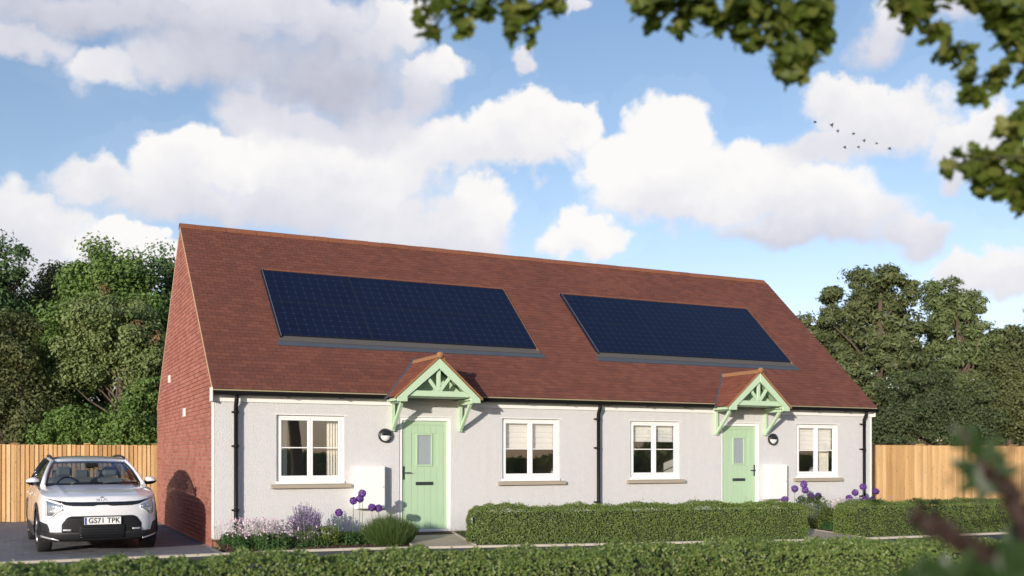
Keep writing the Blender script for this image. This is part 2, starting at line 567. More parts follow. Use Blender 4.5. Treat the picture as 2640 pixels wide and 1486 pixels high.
class MB:
    def __init__(s):
        s.v = []
        s.f = []
        s.sm = []

    def add(s, vs, fs, smooth=False):
        b = len(s.v)
        s.v += [tuple(v) for v in vs]
        for f in fs:
            s.f.append(tuple(i + b for i in f))
            s.sm.append(smooth)
        return s

    def box(s, x0, x1, y0, y1, z0, z1):
        return s.add([(x0, y0, z0), (x1, y0, z0), (x1, y1, z0), (x0, y1, z0), (x0, y0, z1), (x1, y0, z1), (x1, y1, z1), (x0, y1, z1)],
                     [(0, 3, 2, 1), (4, 5, 6, 7), (0, 1, 5, 4), (1, 2, 6, 5), (2, 3, 7, 6), (3, 0, 4, 7)])

    def prism_y(s, poly, y0, y1):
        """poly of (x,z) counter-clockwise seen from the front (-Y)"""
        n = len(poly)
        vs = [(x, y0, z) for x, z in poly] + [(x, y1, z) for x, z in poly]
        fs = [tuple(range(n)), tuple(range(2 * n - 1, n - 1, -1))]
        fs += [(i, i + n, (i + 1) % n + n, (i + 1) % n) for i in range(n)]
        return s.add(vs, fs)

    def prism_x(s, poly, x0, x1):
        n = len(poly)
        vs = [(x0, y, z) for y, z in poly] + [(x1, y, z) for y, z in poly]
        fs = [tuple(range(n - 1, -1, -1)), tuple(range(n, 2 * n))]
        fs += [(i, (i + 1) % n, (i + 1) % n + n, i + n) for i in range(n)]
        return s.add(vs, fs)

    def tube(s, pts, rad, n=8, cap=True):
        pts = [Vector(p) for p in pts]
        if not hasattr(rad, '__len__'): rad = [rad] * len(pts)
        b = len(s.v)
        prev = None
        for i, p in enumerate(pts):
            d = (pts[min(i + 1, len(pts) - 1)] - pts[max(i - 1, 0)]).normalized()
            if prev is None:
                u = d.orthogonal().normalized()
            else:
                u = (prev - d * prev.dot(d)).normalized()
            prev = u
            v = d.cross(u)
            for k in range(n):
                a = 2 * math.pi * k / n
                q = p + (u * math.cos(a) + v * math.sin(a)) * rad[i]
                s.v.append(tuple(q))
        for i in range(len(pts) - 1):
            for k in range(n):
                a, c = b + i * n + k, b + i * n + (k + 1) % n
                s.f.append((a, c, c + n, a + n))
                s.sm.append(True)
        if cap:
            s.f.append(tuple(b + k for k in range(n - 1, -1, -1)))
            s.sm.append(False)
            e = b + (len(pts) - 1) * n
            s.f.append(tuple(e + k for k in range(n)))
            s.sm.append(False)
        return s

    def grid(s, G, smooth=True, flip=False):
        """G[i][j] points"""
        h, wd = len(G), len(G[0])
        vs = [p for row in G for p in row]
        fs = []
        for i in range(h - 1):
            for j in range(wd - 1):
                q = (i * wd + j, i * wd + j + 1, (i + 1) * wd + j + 1, (i + 1) * wd + j)
                fs.append(q[::-1] if flip else q)
        return s.add(vs, fs, smooth)

    def lathe(s, prof, c, axis='y', n=32, smooth=True):
        """prof: list of (r, t) along axis through c"""
        vs = []
        for r_, t in prof:
            for k in range(n):
                a = 2 * math.pi * k / n
                if axis == 'y': vs.append((c[0] + r_ * math.cos(a), c[1] + t, c[2] + r_ * math.sin(a)))
                elif axis == 'x': vs.append((c[0] + t, c[1] + r_ * math.cos(a), c[2] + r_ * math.sin(a)))
                else: vs.append((c[0] + r_ * math.cos(a), c[1] + r_ * math.sin(a), c[2] + t))
        fs = []
        for i in range(len(prof) - 1):
            for k in range(n):
                k2 = (k + 1) % n
                fs.append((i * n + k, i * n + k2, (i + 1) * n + k2, (i + 1) * n + k))
        return s.add(vs, fs, smooth)

    def mesh(s, name, mat):
        me = bpy.data.meshes.new(name)
        me.from_pydata(s.v, [], s.f)
        me.materials.append(mat)
        me.polygons.foreach_set('use_smooth', s.sm)
        me.update()
        return me

    def build(s, name, mat, parent=None, bevel=0, local=False, fixn=False):
        me = s.mesh(name, mat)
        if fixn:
            bm = bmesh.new()
            bm.from_mesh(me)
            bmesh.ops.recalc_face_normals(bm, faces=bm.faces)
            bm.to_mesh(me)
            bm.free()
        o = link(name, me, parent, local)
        if bevel:
            md = o.modifiers.new('bevel', 'BEVEL')
            md.width = bevel
            md.segments = 1
            md.limit_method = 'ANGLE'
        return o


def text_obj(name, txt, size, mat, parent, mtx, local=False, depth=.001, spacing=1.0, xs=1.0, bold=0.0):
    cu = bpy.data.curves.new(name, 'FONT')
    cu.body = txt
    cu.size = size
    cu.align_x = 'CENTER'
    cu.align_y = 'CENTER'
    cu.extrude = depth
    cu.offset = bold
    cu.space_character = spacing
    tmp = bpy.data.objects.new(name + '_curve', cu)
    COL.objects.link(tmp)
    bpy.context.view_layer.update()
    me = bpy.data.meshes.new_from_object(tmp.evaluated_get(bpy.context.evaluated_depsgraph_get()))
    bpy.data.objects.remove(tmp)
    me.materials.clear()
    me.materials.append(mat)
    me.transform(mtx @ Matrix.Diagonal((xs, 1, 1, 1)))
    return link(name, me, parent, local)


def interp(tab, x):
    if x <= tab[0][0]: return tab[0][1]
    for (a, b), (c, d) in zip(tab, tab[1:]):
        if x <= c: return b + (d - b) * (x - a) / (c - a)
    return tab[-1][1]


# ================================================================== SETTING
G0 = -.12       # level of drive, beds and path edging
KERB = [(-14, -1.34), (-3.1, -1.36), (-.2, -1.38), (1.4, -1.34), (2.3, -1.46), (4.0, -1.88), (5.6, -2.3), (8.4, -2.92), (10.5, -3.46), (13.2, -3.62), (16, -3.72), (30, -3.8)]


def kerb_y(x): return interp(KERB, x)


g = MB().add([(-1500, -1500, -.30), (1500, -1500, -.30), (1500, 1500, -.30), (-1500, 1500, -.30)], [(0, 1, 2, 3)]).build('ground', M['field'])
tag(g, 'rough dark green grassland running out to the horizon', kind='structure')
# road between the kerb and the front hedge
xs = [k[0] for k in KERB]
b = MB()
b.grid([[(x, kerb_y(x) - .05, -.135) for x in xs], [(x, kerb_y(x) - 5.1, -.135) for x in xs]], False, True)
tag(b.build('road', M['asphalt']), 'grey asphalt lane between the front hedge and the edging', kind='structure')
# garden soil in front of the house
b = MB()
n_ = 60
xx = [.02 + (24 - .02) * i / n_ for i in range(n_ + 1)]
b.grid([[(x, .011 if x < 14.72 else 1.95, -.012) for x in xx], [(x, -.55, -.050) for x in xx], [(x, kerb_y(x) + .02, -.122) for x in xx]], False, True)
tag(b.build('flower_bed', M['soil']), 'dark bark mulch bed along the house front', kind='structure')
# driveway of block pavers
dw = thing('driveway', (-3, 3, G0), 'grey block paved driveway beside the brick gable', None, kind='structure')
MB().box(-12, 0, -1.3, 8.5, -.29, -.160).build('driveway_bed', M['asphalt'], dw)
pv = []
PW, PD = .2, .1
for j in range(int(9.8 / PD)):
    y = -1.28 + j * PD
    off = (j % 2) * .1
    i = 0
    x = -.005 - off
    while x > (-6.0 if y < 4 else -9.0):
        pv.append((x - PW / 2, y + PD / 2))
        x -= PW
bx = MB().box(-PW / 2 + .002, PW / 2 - .002, -PD / 2 + .002, PD / 2 - .002, -.05, 0)
BV, BF = np.array(bx.v), np.array(bx.f)
pvn = sorted(pv, key=lambda p: math.hypot(p[0] - CAM[0], p[1] - CAM[1]) + (0 if p[0] > -4 else 50))
pm = bx.mesh('paver', M['paver'])
for (x, y) in pvn[:290]:
    o = link('paver', pm, dw)
    o.location = (x, y, G0 + random.uniform(-.0015, .0015))
    o.rotation_euler = (random.uniform(-.002, .002), random.uniform(-.002, .002), 0)
rest = pvn[290:]
O = np.array([(x, y, G0 + random.uniform(-.0015, .0015)) for x, y in rest])
V, F = inst_arrays(BV, BF, O, np.repeat(np.eye(3)[None], len(O), 0))
o = link('paver_field', arrays_mesh('paver_field', V, F, M['paver']), dw)
o['kind'] = 'stuff'
# kerb edging stones
kb = thing('kerb', (5, -2, G0), 'pale concrete edging stones along the lane', None, kind='structure')
pts = []
x = -7.0
while x < 22:
    x2 = x + .91
    y1, y2 = kerb_y(x), kerb_y(x2)
    a = math.atan2(y2 - y1, x2 - x)
    L = math.hypot(x2 - x, y2 - y1)
    m = MB().box(-L / 2 + .004, L / 2 - .004, -.05, .05, -.12, .0)
    o = link('kerb_stone', m.mesh('kerb_stone', M['kerb']), kb)
    o.location = ((x + x2) / 2, (y1 + y2) / 2 - .02, G0 + .022)
    o.rotation_euler = (0, 0, a)
    x = x2
# front paths to the two doors


def slab_path(cx, w_, skew, name_label):
    p = thing('path', (cx, -.8, G0), name_label, None, kind='structure')
    hw = w_ / 2
    ye = kerb_y(cx + skew) + .03
    b = MB()
    top = lambda y, o: (cx + o + skew * (y / ye), y, -.018 - .085 * (y / ye))
    n = 6
    nslab = 3
    for k in range(nslab):
        ya, yb = -.02 + (ye + .02) * k / nslab, -.02 + (ye + .02) * (k + 1) / nslab + .008
        m = MB()
        q = [top(ya, -hw), top(ya, hw), top(yb, hw), top(yb, -hw)]
        lo = [(x_, y_, -.2) for x_, y_, z_ in q]
        m.add(q + lo, [(0, 3, 2, 1), (4, 5, 6, 7), (0, 1, 5, 4), (1, 2, 6, 5), (2, 3, 7, 6), (3, 0, 4, 7)])
        m.build('path_slab', M['path'], p, fixn=True)
    for s_ in (-1, 1):
        m = MB()
        a, c = s_ * (hw + .004), s_ * (hw + .054)
        q = [top(-.02, a), top(-.02, c), top(ye, c), top(ye, a)]
        q = [(x_, y_, z_ + .012) for x_, y_, z_ in q]
        lo = [(x_, y_, -.2) for x_, y_, z_ in q]
        m.add(q + lo, [(0, 3, 2, 1), (4, 5, 6, 7), (0, 1, 5, 4), (1, 2, 6, 5), (2, 3, 7, 6), (3, 0, 4, 7)])
        m.build('path_edging', M['kerb'], p, fixn=True)


slab_path(3.78, 1.0, -.30, 'short concrete path to the left green door')
slab_path(10.95, 1.0, -.45, 'short concrete path to the right green door')

# ================================================================== THE HOUSE
WX, WY = 14.72, 7.45
RY = 3.70
K = .905
EY, EZ = -.15, 2.48
SL = math.hypot(1, K)
RZ = EZ + K * (RY - EY)
sd = Vector((0, 1 / SL, K / SL))
nd = Vector((0, -K / SL, 1 / SL))
house = thing('bungalow_building', (0, 0, 0), 'long single storey pair of bungalows with pale rendered front, brick gable and red tiled roof', 'house')
HOLES = [(1.07, 2.26, .90, 2.09), (3.28, 4.28, .0, 2.09), (5.33, 6.56, .905, 2.10), (8.19, 9.38, .905, 2.10), (10.44, 11.46, .0, 2.09), (12.51, 13.70, .90, 2.10)]
b = MB()
gx = sorted({0.0, WX} | {h[0] for h in HOLES} | {h[1] for h in HOLES})
gz = sorted({0.0, 2.42} | {h[2] for h in HOLES} | {h[3] for h in HOLES})


def inhole(x, z): return any(h[0] < x < h[1] and h[2] < z < h[3] for h in HOLES)


for i in range(len(gx) - 1):
    for j in range(len(gz) - 1):
        if inhole((gx[i] + gx[i + 1]) / 2, (gz[j] + gz[j + 1]) / 2): continue
        x0, x1, z0, z1 = gx[i], gx[i + 1], gz[j], gz[j + 1]
        b.add([(x0, 0, z0), (x1, 0, z0), (x1, 0, z1), (x0, 0, z1)], [(0, 1, 2, 3)])
        b.add([(x0, .14, z0), (x1, .14, z0), (x1, .14, z1), (x0, .14, z1)], [(3, 2, 1, 0)])
for (x0, x1, z0, z1) in HOLES:
    b.add([(x0, 0, z0), (x0, .14, z0), (x0, .14, z1), (x0, 0, z1)], [(0, 1, 2, 3)])
    b.add([(x1, 0, z0), (x1, .14, z0), (x1, .14, z1), (x1, 0, z1)], [(3, 2, 1, 0)])
    b.add([(x0, 0, z1), (x1, 0, z1), (x1, .14, z1), (x0, .14, z1)], [(3, 2, 1, 0)])
    b.add([(x0, 0, z0), (x1, 0, z0), (x1, .14, z0), (x0, .14, z0)], [(0, 1, 2, 3)])
b.build('front_wall', M['render'], house, fixn=False)
MB().box(.03, WX, .012, .13, -.3, -.003).build('plinth', M['brick'], house)
# right gable, rear wall and rooms (closed behind)
ez = EZ - .05
gp = [(0.14, -.3), (WY - .1, -.3), (WY - .1, EZ + K * .05), (RY, RZ - .1), (.14, EZ + K * .25)]
MB().prism_x(gp, WX - .12, WX).build('right_gable_wall', M['brick'], house, fixn=True)
MB().box(.05, WX - .12, WY - .1, WY, -.3, 2.5).build('rear_wall', M['brick'], house)
b = MB()
b.box(.3, WX - .2, 3.6, 3.7, 0, 2.4)
b.box(.3, WX - .2, .15, 3.6, -.1, .0)
b.box(.3, WX - .2, .15, 3.6, 2.40, 2.44)
for x in (.2, 3.1, 4.42, 7.33, 10.28, 11.6, 14.5):
    b.box(x, x + .08, .145, 3.6, .0, 2.40)
b.build('interior_wall', M['room'], house)
for cxn, s_ in ((.0, 1), (WX, -1)):
    MB().box(min(cxn, cxn + s_ * .035) - .004, max(cxn, cxn + s_ * .035) + .004, -.006, .03, .02, 2.40).build('corner_bead', M['whitewood'], house)

# ---- left brick gable, brick by brick
gw = MB().prism_x([(.03, -.3), (WY, -.3), (WY, EZ + K * (2 * RY - WY - EY) - .12), (RY, RZ - .10), (.03, EZ + K * .16 - .06)], .004, .12).build('gable_wall', M['mortar'], house, fixn=True)
BL, BH, JT = .215, .065, .010
full, trimmed = [], []
row = 0
z = -.125
while z < RZ:
    zt = z + BH
    ylo = .002 if z < 2.44 else max(.002, EY + (zt - EZ + .10) / K)
    yhi = WY if z < 2.6 else min(WY, 2 * RY - (EY + (zt - EZ + .10) / K))
    if yhi <= ylo + .03: break
    y = .002 - (BL + JT) / 2 * (row % 2)
    while y < yhi:
        a, c = max(y, ylo), min(y + BL, yhi)
        if c - a > .02:
            ctr = ((a + c) / 2, z + BH / 2, c - a)
            (full if c - a > BL - .001 else trimmed).append(ctr)
        y += BL + JT
    z += BH + JT
    row += 1
full.sort(key=lambda t: abs(t[0] - CAM[1]) + .3 * abs(t[1] - 1.2))
bm_ = MB().box(-.012, .010, -BL / 2, BL / 2, -BH / 2, BH / 2)
bme = bm_.mesh('brick', M['brick'])
for (y, zc, l) in full[:290]:
    o = link('brick', bme, gw)
    o.location = (random.uniform(-.0015, .0015), y, zc)
BVb, BFb = np.array(bm_.v), np.array(bm_.f)
rest = full[290:] + trimmed
O = np.array([(random.uniform(-.0015, .0015), y, zc) for y, zc, l in rest])
A = np.repeat(np.eye(3)[None], len(O), 0)
A[:, 1, 1] = [l / BL for _, _, l in rest]
V, F = inst_arrays(BVb, BFb, O, A)
o = link('brick_field', arrays_mesh('brick_field', V, F, M['brick']), gw)
o['kind'] = 'stuff'
for (y, z0, z1) in ((5.21, 2.94, 3.10), (3.01, 2.145, 2.305)):
    b = MB()
    b.box(-.034, -.013, y - .105, y + .105, z0, z1)
    for k in range(4):
        b.box(-.044, -.034, y - .09, y + .09, z0 + .02 + k * .034, z0 + .040 + k * .034)
    b.build('wall_vent', M['white'], house)

# ---- roof
roof = MB()
T = .10
prof = [(EY + .02, EZ - .02), (RY, RZ - .03), (2 * RY - EY, EZ - .02), (2 * RY - EY, EZ - .06), (2 * RY - EY - .2, EZ - .06), (RY, RZ - .2), (EY + .2, EZ - .06), (EY + .02, EZ - .06)]
roof.prism_x(prof, .0, WX)
roof = roof.build('roof', M['tile'], house, fixn=True)


def onroof(x, s, n):
    p = Vector((x, EY, EZ)) + sd * s + nd * n
    return p


TW, TG, TL = .165, .100, .19
tmb = MB()
hw = TW / 2 - .003
tmb.add([(-hw, 0, .016), (hw, 0, .016), (hw, TL, .001), (-hw, TL, .001), (-hw, 0, .029), (hw, 0, .029), (hw, TL, .012), (-hw, TL, .012)],
        [(0, 3, 2, 1), (4, 5, 6, 7), (0, 1, 5, 4), (1, 2, 6, 5), (2, 3, 7, 6), (3, 0, 4, 7)])
TV, TF = np.array(tmb.v), np.array(tmb.f)
SOL = [(1.34, 6.56, 1.30, 3.70), (7.96, 13.2, 1.30, 3.70)]
tiles, edge = [], []
nc = int((RY - EY) * SL / TG)
for i in range(nc):
    s_ = i * TG + .0
    x = -.012 + (TW / 2 if i % 2 else 0) - TW
    while x < WX + .02:
        a, c = max(x, -.012), min(x + TW, WX + .012)
        cx_ = (a + c) / 2
        inside = any(q[0] + .1 < cx_ < q[1] - .1 and q[2] + .12 < s_ < q[3] - .14 for q in SOL)
        por = any(abs(cx_ - pc) < .62 - .80 * (s_) / 1.05 for pc in (3.80, 10.95))
        if c - a > .03 and not inside and not por:
            (tiles if c - a > TW - .001 else edge).append((cx_, s_, c - a))
        x += TW
RM = Matrix(((1, 0, 0), (0, sd.y, nd.y), (0, sd.z, nd.z)))  # local (x,s,n) -> world


def tilt():
    return random.uniform(-.010, .010), random.uniform(-.012, .012)


tiles.sort(key=lambda t: (onroof(t[0], t[1], 0) - Vector(CAM)).length)
tme = tmb.mesh('roof_tile', M['tile'])
for (x, s_, wdt) in tiles[:290]:
    o = link('roof_tile', tme, roof)
    o.matrix_basis = Matrix.Translation(onroof(x, s_ + random.uniform(-.003, .003), random.uniform(0, .003))) @ RM.to_4x4() @ Matrix.Rotation(random.uniform(-.012, .012), 4, 'X')
rest = tiles[290:] + edge
RMn = np.array(RM)
O = np.array([tuple(onroof(x, s_ + random.uniform(-.003, .003), random.uniform(0, .004))) for x, s_, _ in rest])
A = np.repeat(RMn.T[None], len(O), 0).copy()
A[:, 0, :] *= np.array([wd / TW for _, _, wd in rest])[:, None]
jit = rng.normal(0, .012, (len(O), 1))
A[:, 1, :] += jit * RMn.T[2][None]
V, F = inst_arrays(TV, TF, O, A)
o = link('tile_field', arrays_mesh('tile_field', V, F, M['tile']), roof)
o['kind'] = 'stuff'
# rear slope seen as plain tiled courses
O = []
for i in range(nc):
    s_ = i * TG
    for k in range(int(WX / .33)):
        O.append((k * .33 + .165, 2 * RY - (EY + s_ / SL), EZ + s_ * K / SL))
A = np.repeat(np.array([[2.0, 0, 0], [0, -sd.y, sd.z], [0, -nd.y, nd.z]])[None], len(O), 0)
V, F = inst_arrays(TV, TF, np.array(O), A)
o = link('rear_tile_field', arrays_mesh('rear_tile_field', V, F, M['tile']), roof)
o['kind'] = 'stuff'
# ridge tiles
x = -.02
rl = .30
rmb = MB()
rp = [(-.115, -.105), (-.04, -.020), (0, -.006), (.04, -.020), (.115, -.105)]
vs = [(0, y, z_) for y, z_ in rp] + [(rl - .006, y, z_) for y, z_ in rp] + [(0, y, z_ - .015) for y, z_ in rp] + [(rl - .006, y, z_ - .015) for y, z_ in rp]
fs = [(i, i + 1, i + 6, i + 5) for i in range(4)] + [(i + 10, i + 15, i + 16, i + 11) for i in range(4)]
fs += [(i, i + 10, i + 11, i + 1) for i in range(4)] + [(i + 5, i + 6, i + 16, i + 15) for i in range(4)] + [(0, 5, 15, 10), (4, 14, 19, 9)]
rmb.add(vs, fs)
rme = rmb.mesh('ridge_tile', M['ridge'])
while x < WX - .1:
    o = link('ridge_tile', rme, roof)
    o.location = (x, RY, RZ + .062 + random.uniform(-.003, .003))
    x += rl
# verges, eave strip
for x0 in (-.010, WX - .01):
    for sgn in (1, -1):
        q = MB()
        Lr = (RY - EY) * SL
        ax = lambda s_, n_, y_=sgn: (0, 0, 0)
        pp = []
        for (s_, n_) in ((.02, -.055), (Lr - .06, -.055), (Lr - .02, .0), (0, .0)):
            p = onroof(0, s_, n_)
            pp.append((p.y if sgn > 0 else 2 * RY - p.y, p.z))
        q.prism_x(pp, x0, x0 + .02)
        q.build('verge_strip', M['verge'], house, fixn=True)
PC = [3.80, 10.95]
segs = [(-.01, PC[0] - .74), (PC[0] + .74, PC[1] - .74), (PC[1] + .74, WX + .01)]
for (a, c) in segs:
    MB().box(a, c, EY - .012, EY + .05, EZ - .010, EZ + .009).build('eave_strip', M['eave'], house)
    # half round gutter with brackets
    gy, gz_, gr_ = EY - .016, EZ - .016, .070
    m = MB()
    prof_ = []
    for k in range(9):
        an = math.pi + math.pi * k / 8
        prof_.append((gy + gr_ * math.cos(an), gz_ + gr_ * math.sin(an) * 1.05))
    for k in range(8, -1, -1):
        an = math.pi + math.pi * k / 8
        prof_.append((gy + (gr_ - .004) * math.cos(an), gz_ + (gr_ - .004) * math.sin(an) * 1.05))
    m.prism_x(prof_, a, c)
    gut = m.build('gutter', M['black'], house, fixn=True)
    x = a + .35
    while x < c - .1:
        MB().box(x - .018, x + .018, EY - .068, -.028, EZ - .094, EZ - .012).build('gutter_bracket', M['black'], gut, .004)
        x += .92
for (a, c) in [(.0, PC[0] - .60), (PC[0] + .60, PC[1] - .60), (PC[1] + .60, WX)]:
    MB().box(a, c, -.026, -.002, 2.292, 2.415).build('fascia_board', M['whitewood'], house)
    MB().box(a, c, -.145, -.026, 2.415, 2.432).build('soffit_board', M['whitewood'], house)
MB().box(-.03, -.008, -.15, .03, 2.29, 2.52).build('eave_box_end', M['whitewood'], house)
MB().box(WX + .008, WX + .03, -.10, .03, 2.29, 2.46).build('eave_box_end', M['whitewood'], house)
for x in (.377, 7.384, 14.406):
    b = MB()
    b.tube([(x, -.155, 2.40), (x, -.155, 2.33), (x, -.12, 2.27), (x, -.092, 2.21), (x, -.092, 2.10)], .036, 12)
    dp = MB().tube([(x, -.092, 2.14), (x, -.092, -.02), (x, -.092, -.112)], .034, 12)
    dp.v += b.v and []
    n0 = len(dp.v)
    dp.v += b.v
    dp.f += [tuple(i + n0 for i in f) for f in b.f]
    dp.sm += b.sm
    dpo = dp.build('downpipe', M['black'], house)
    for z in (.48, 1.55, 2.12):
        MB().tube([(x, -.092, z - .02), (x, -.092, z + .02)], .040, 12).box(x - .058, x + .058, -.062, -.001, z - .014, z + .014).build('pipe_clip', M['black'], dpo)

# ---- windows


def window(h, bar_z):
    x0, x1, z0, z1 = h
    cx_ = (x0 + x1) / 2
    yf, yb = .045, .105
    b = MB()
    b.box(x0, x1, yf, yb, z1 - .05, z1)                       # head
    b.box(x0, x1, yf, yb, z0 + .05, z0 + .10)                 # bottom rail
    b.box(x0 + .0, x0 + .05, yf, yb, z0 + .10, z1 - .05)
    b.box(x1 - .05, x1, yf, yb, z0 + .10, z1 - .05)
    b.box(x0 + .0, x1 - .0, yf - .075, yb, z0 + .003, z0 + .05)   # white cill
    # sashes, slightly proud
    ys = yf - .012
    for (a, c) in ((x0 + .05, cx_ - .003), (cx_ + .003, x1 - .05)):
        b.box(a, c, ys, yb - .02, z1 - .092, z1 - .052)
        b.box(a, c, ys, yb - .02, z0 + .102, z0 + .146)
        b.box(a, a + .042, ys, yb - .02, z0 + .146, z1 - .092)
        b.box(c - .042, c, ys, yb - .02, z0 + .146, z1 - .092)
    wo_ = b.build('window', M['white'], house, .004)
    for (a, c) in ((x0 + .092, cx_ - .045), (cx_ + .045, x1 - .092)):
        for (p, q) in ((z0 + .146, bar_z - .009), (bar_z + .009, z1 - .092)):
            MB().add([(a, .066, p), (c, .066, p), (c, .066, q), (a, .066, q)], [(0, 1, 2, 3)]).build('pane', M['glass'], wo_)
        MB().box(a, c, ys + .014, .080, bar_z - .009, bar_z + .009).build('glazing_bar', M['white'], wo_)
    # drip bead above and stone sill below
    MB().box(x0 - .04, x1 + .06, -.010, -.001, z1 - .001, z1 + .014).build('lintel_bead', M['whitewood'], house)
    MB().prism_x([(-.075, z0 - .070), (-.001, z0 - .070), (-.001, z0 + .001), (-.02, z0 + .001), (-.075, z0 - .012)], x0 - .10, x1 + .115).build('window_sill', M['stone'], house, .005, fixn=True)


WIN = [HOLES[0], HOLES[2], HOLES[3], HOLES[5]]
for h, bz in zip(WIN, (1.53, 1.523, 1.526, 1.515)):
    window(h, bz)


def curtain(x0, x1, z0, z1, y, label, amp=.018, waves=None):
    n = max(18, int((x1 - x0) * 200))
    waves = waves or max(2, (x1 - x0) / .05)
    top, bot = [], []
    G = []
    for k in range(7):
        z = z1 + (z0 - z1) * k / 6
        G.append([(x0 + (x1 - x0) * i / n, y + amp * math.sin(i / n * waves * math.pi * 2 + .3 * math.sin(k)) + .004 * k * 0, z) for i in range(n + 1)])
    o = MB().grid(G).build('curtain', M['curtain'])
    md = o.modifiers.new('s', 'SOLIDIFY')
    md.thickness = .003
    tag(o, label, 'curtain', 'curtains inside the windows')


curtain(1.09, 1.30, .88, 2.05, .20, 'pale curtain drawn back at the left edge of the leftmost window')
curtain(2.00, 2.22, .88, 2.05, .20, 'cream curtain drawn back at the right side of the leftmost window')
curtain(13.34, 13.66, .88, 2.05, .24, 'cream curtain at the right side of the rightmost window')


def blind(h, zb, label):
    x0, x1 = h[0] + .06, h[1] - .06
    z1 = h[3] - .05
    t = thing('roman_blind', ((x0 + x1) / 2, .14, z1), label, 'blind', 'cream roman blinds inside the windows')
    n = 5
    G = []
    zt = z1
    hgt = (z1 - zb) / n
    for k in range(n):
        za, zc = z1 - k * hgt, z1 - (k + 1) * hgt
        y = .155
        prof = [(y + .012, za), (y, za - hgt * .3), (y - .006, za - hgt * .85), (y - .004, zc), (y + .010, zc + .002)]
        for (yy, zz) in prof:
            G.append([(x0, yy, zz), ((x0 + x1) / 2, yy - .001, zz), (x1, yy, zz)])
    MB().grid(G, False).build('blind_fabric', M['blind'], t)
    MB().box(x0 - .005, x1 + .005, .14, .19, z1 + .002, z1 + .035).build('blind_rail', M['white'], t)
    MB().box(x0, x1, .147, .157, zb - .012, zb - .002).build('bottom_bar', M['blind'], t)


blind(HOLES[2], 1.535, 'cream roman blind half lowered in the second window from the left')
blind(HOLES[3], 1.69, 'cream roman blind lowered a third in the third window from the left')
blind(HOLES[5], 1.53, 'cream roman blind half lowered in the rightmost window beside a curtain')

# ---- doors


def door(h, hx, handle_left):
    x0, x1, z0, z1 = h
    fw = .062
    d = MB()
    d0, d1 = x0 + fw, x1 - fw
    zb, zt = .055, z1 - fw
    yl = .052
    cx_ = (d0 + d1) / 2
    gz0, gz1 = 1.23, 1.765
    gx0, gx1 = cx_ - .13, cx_ + .13
    # leaf core behind the boards with stiles and rails proud
    d.box(d0 + .003, d1 - .003, yl + .008, yl + .045, zb, gz0)
    d.box(d0 + .003, d1 - .003, yl + .008, yl + .045, gz1, zt)
    d.box(d0 + .003, gx0, yl + .008, yl + .045, gz0, gz1)
    d.box(gx1, d1 - .003, yl + .008, yl + .045, gz0, gz1)
    dr = d.build('door', M['greendoor'], house)
    b = MB()
    b.box(d0 + .003, d0 + .062, yl - .001, yl + .007, zb, zt)
    b.box(d1 - .062, d1 - .003, yl - .001, yl + .007, zb, zt)
    b.box(d0 + .062, d1 - .062, yl - .001, yl + .007, zt - .075, zt)
    b.box(d0 + .062, d1 - .062, yl - .001, yl + .007, zb, zb + .02)
    b.build('door_frame_rail', M['greendoor'], dr, .002)
    px0, px1 = d0 + .066, d1 - .066
    n = 6
    pw = (px1 - px0) / n
    for k in range(n):
        a, c = px0 + k * pw + .0022, px0 + (k + 1) * pw - .0022
        parts = [(zb + .022, zt - .077)]
        if c > gx0 - .03 and a < gx1 + .03:
            parts = [(zb + .022, gz0 - .035), (gz1 + .035, zt - .077)]
        for (p, q) in parts:
            MB().box(a, c, yl, yl + .0075, p, q).build('door_plank', M['greendoor'], dr, .002)
    b = MB()
    e = .030
    b.box(gx0 - e, gx1 + e, yl - .008, yl + .0072, gz1, gz1 + e)
    b.box(gx0 - e, gx1 + e, yl - .008, yl + .0072, gz0 - e, gz0)
    b.box(gx0 - e, gx0, yl - .008, yl + .0072, gz0, gz1)
    b.box(gx1, gx1 + e, yl - .008, yl + .0072, gz0, gz1)
    b.build('glazing_bead', M['greendoor'], dr, .003)
    MB().box(gx0, gx1, yl + .010, yl + .018, gz0, gz1).build('door_pane', M['frost'], dr)
    MB().box(cx_ - .17, cx_ + .17, yl - .012, yl - .0015, .855, .915).box(cx_ - .13, cx_ + .13, yl - .018, yl - .013, .868, .902).build('letter_plate', M['doorsl'], dr, .003)
    hx_ = d0 + .032 if handle_left else d1 - .032
    sg = 1 if handle_left else -1
    b = MB().box(hx_ - .016, hx_ + .016, yl - .012, yl - .0015, .96, 1.20)
    b.tube([(hx_, yl - .012, 1.085), (hx_, yl - .05, 1.085), (hx_ + sg * .02, yl - .056, 1.085), (hx_ + sg * .135, yl - .054, 1.083)], .009, 8)
    b.build('handle', M['doorsl'], dr)
    # white frame and threshold
    b = MB()
    b.box(x0, x0 + fw, .018, .085, .0, z1)
    b.box(x1 - fw, x1, .018, .085, .0, z1)
    b.box(x0 + fw, x1 - fw, .018, .085, z1 - fw, z1)
    b.box(x0 + fw, x1 - fw, .0, .09, .002, .050)
    b.build('door_frame', M['white'], dr, .004)
    MB().box(x0 - .02, x1 + .03, -.010, -.001, z1 + .001, z1 + .016).build('lintel_bead', M['whitewood'], house)


door(HOLES[1], None, True)
door(HOLES[4], None, False)

# ---- porch canopies


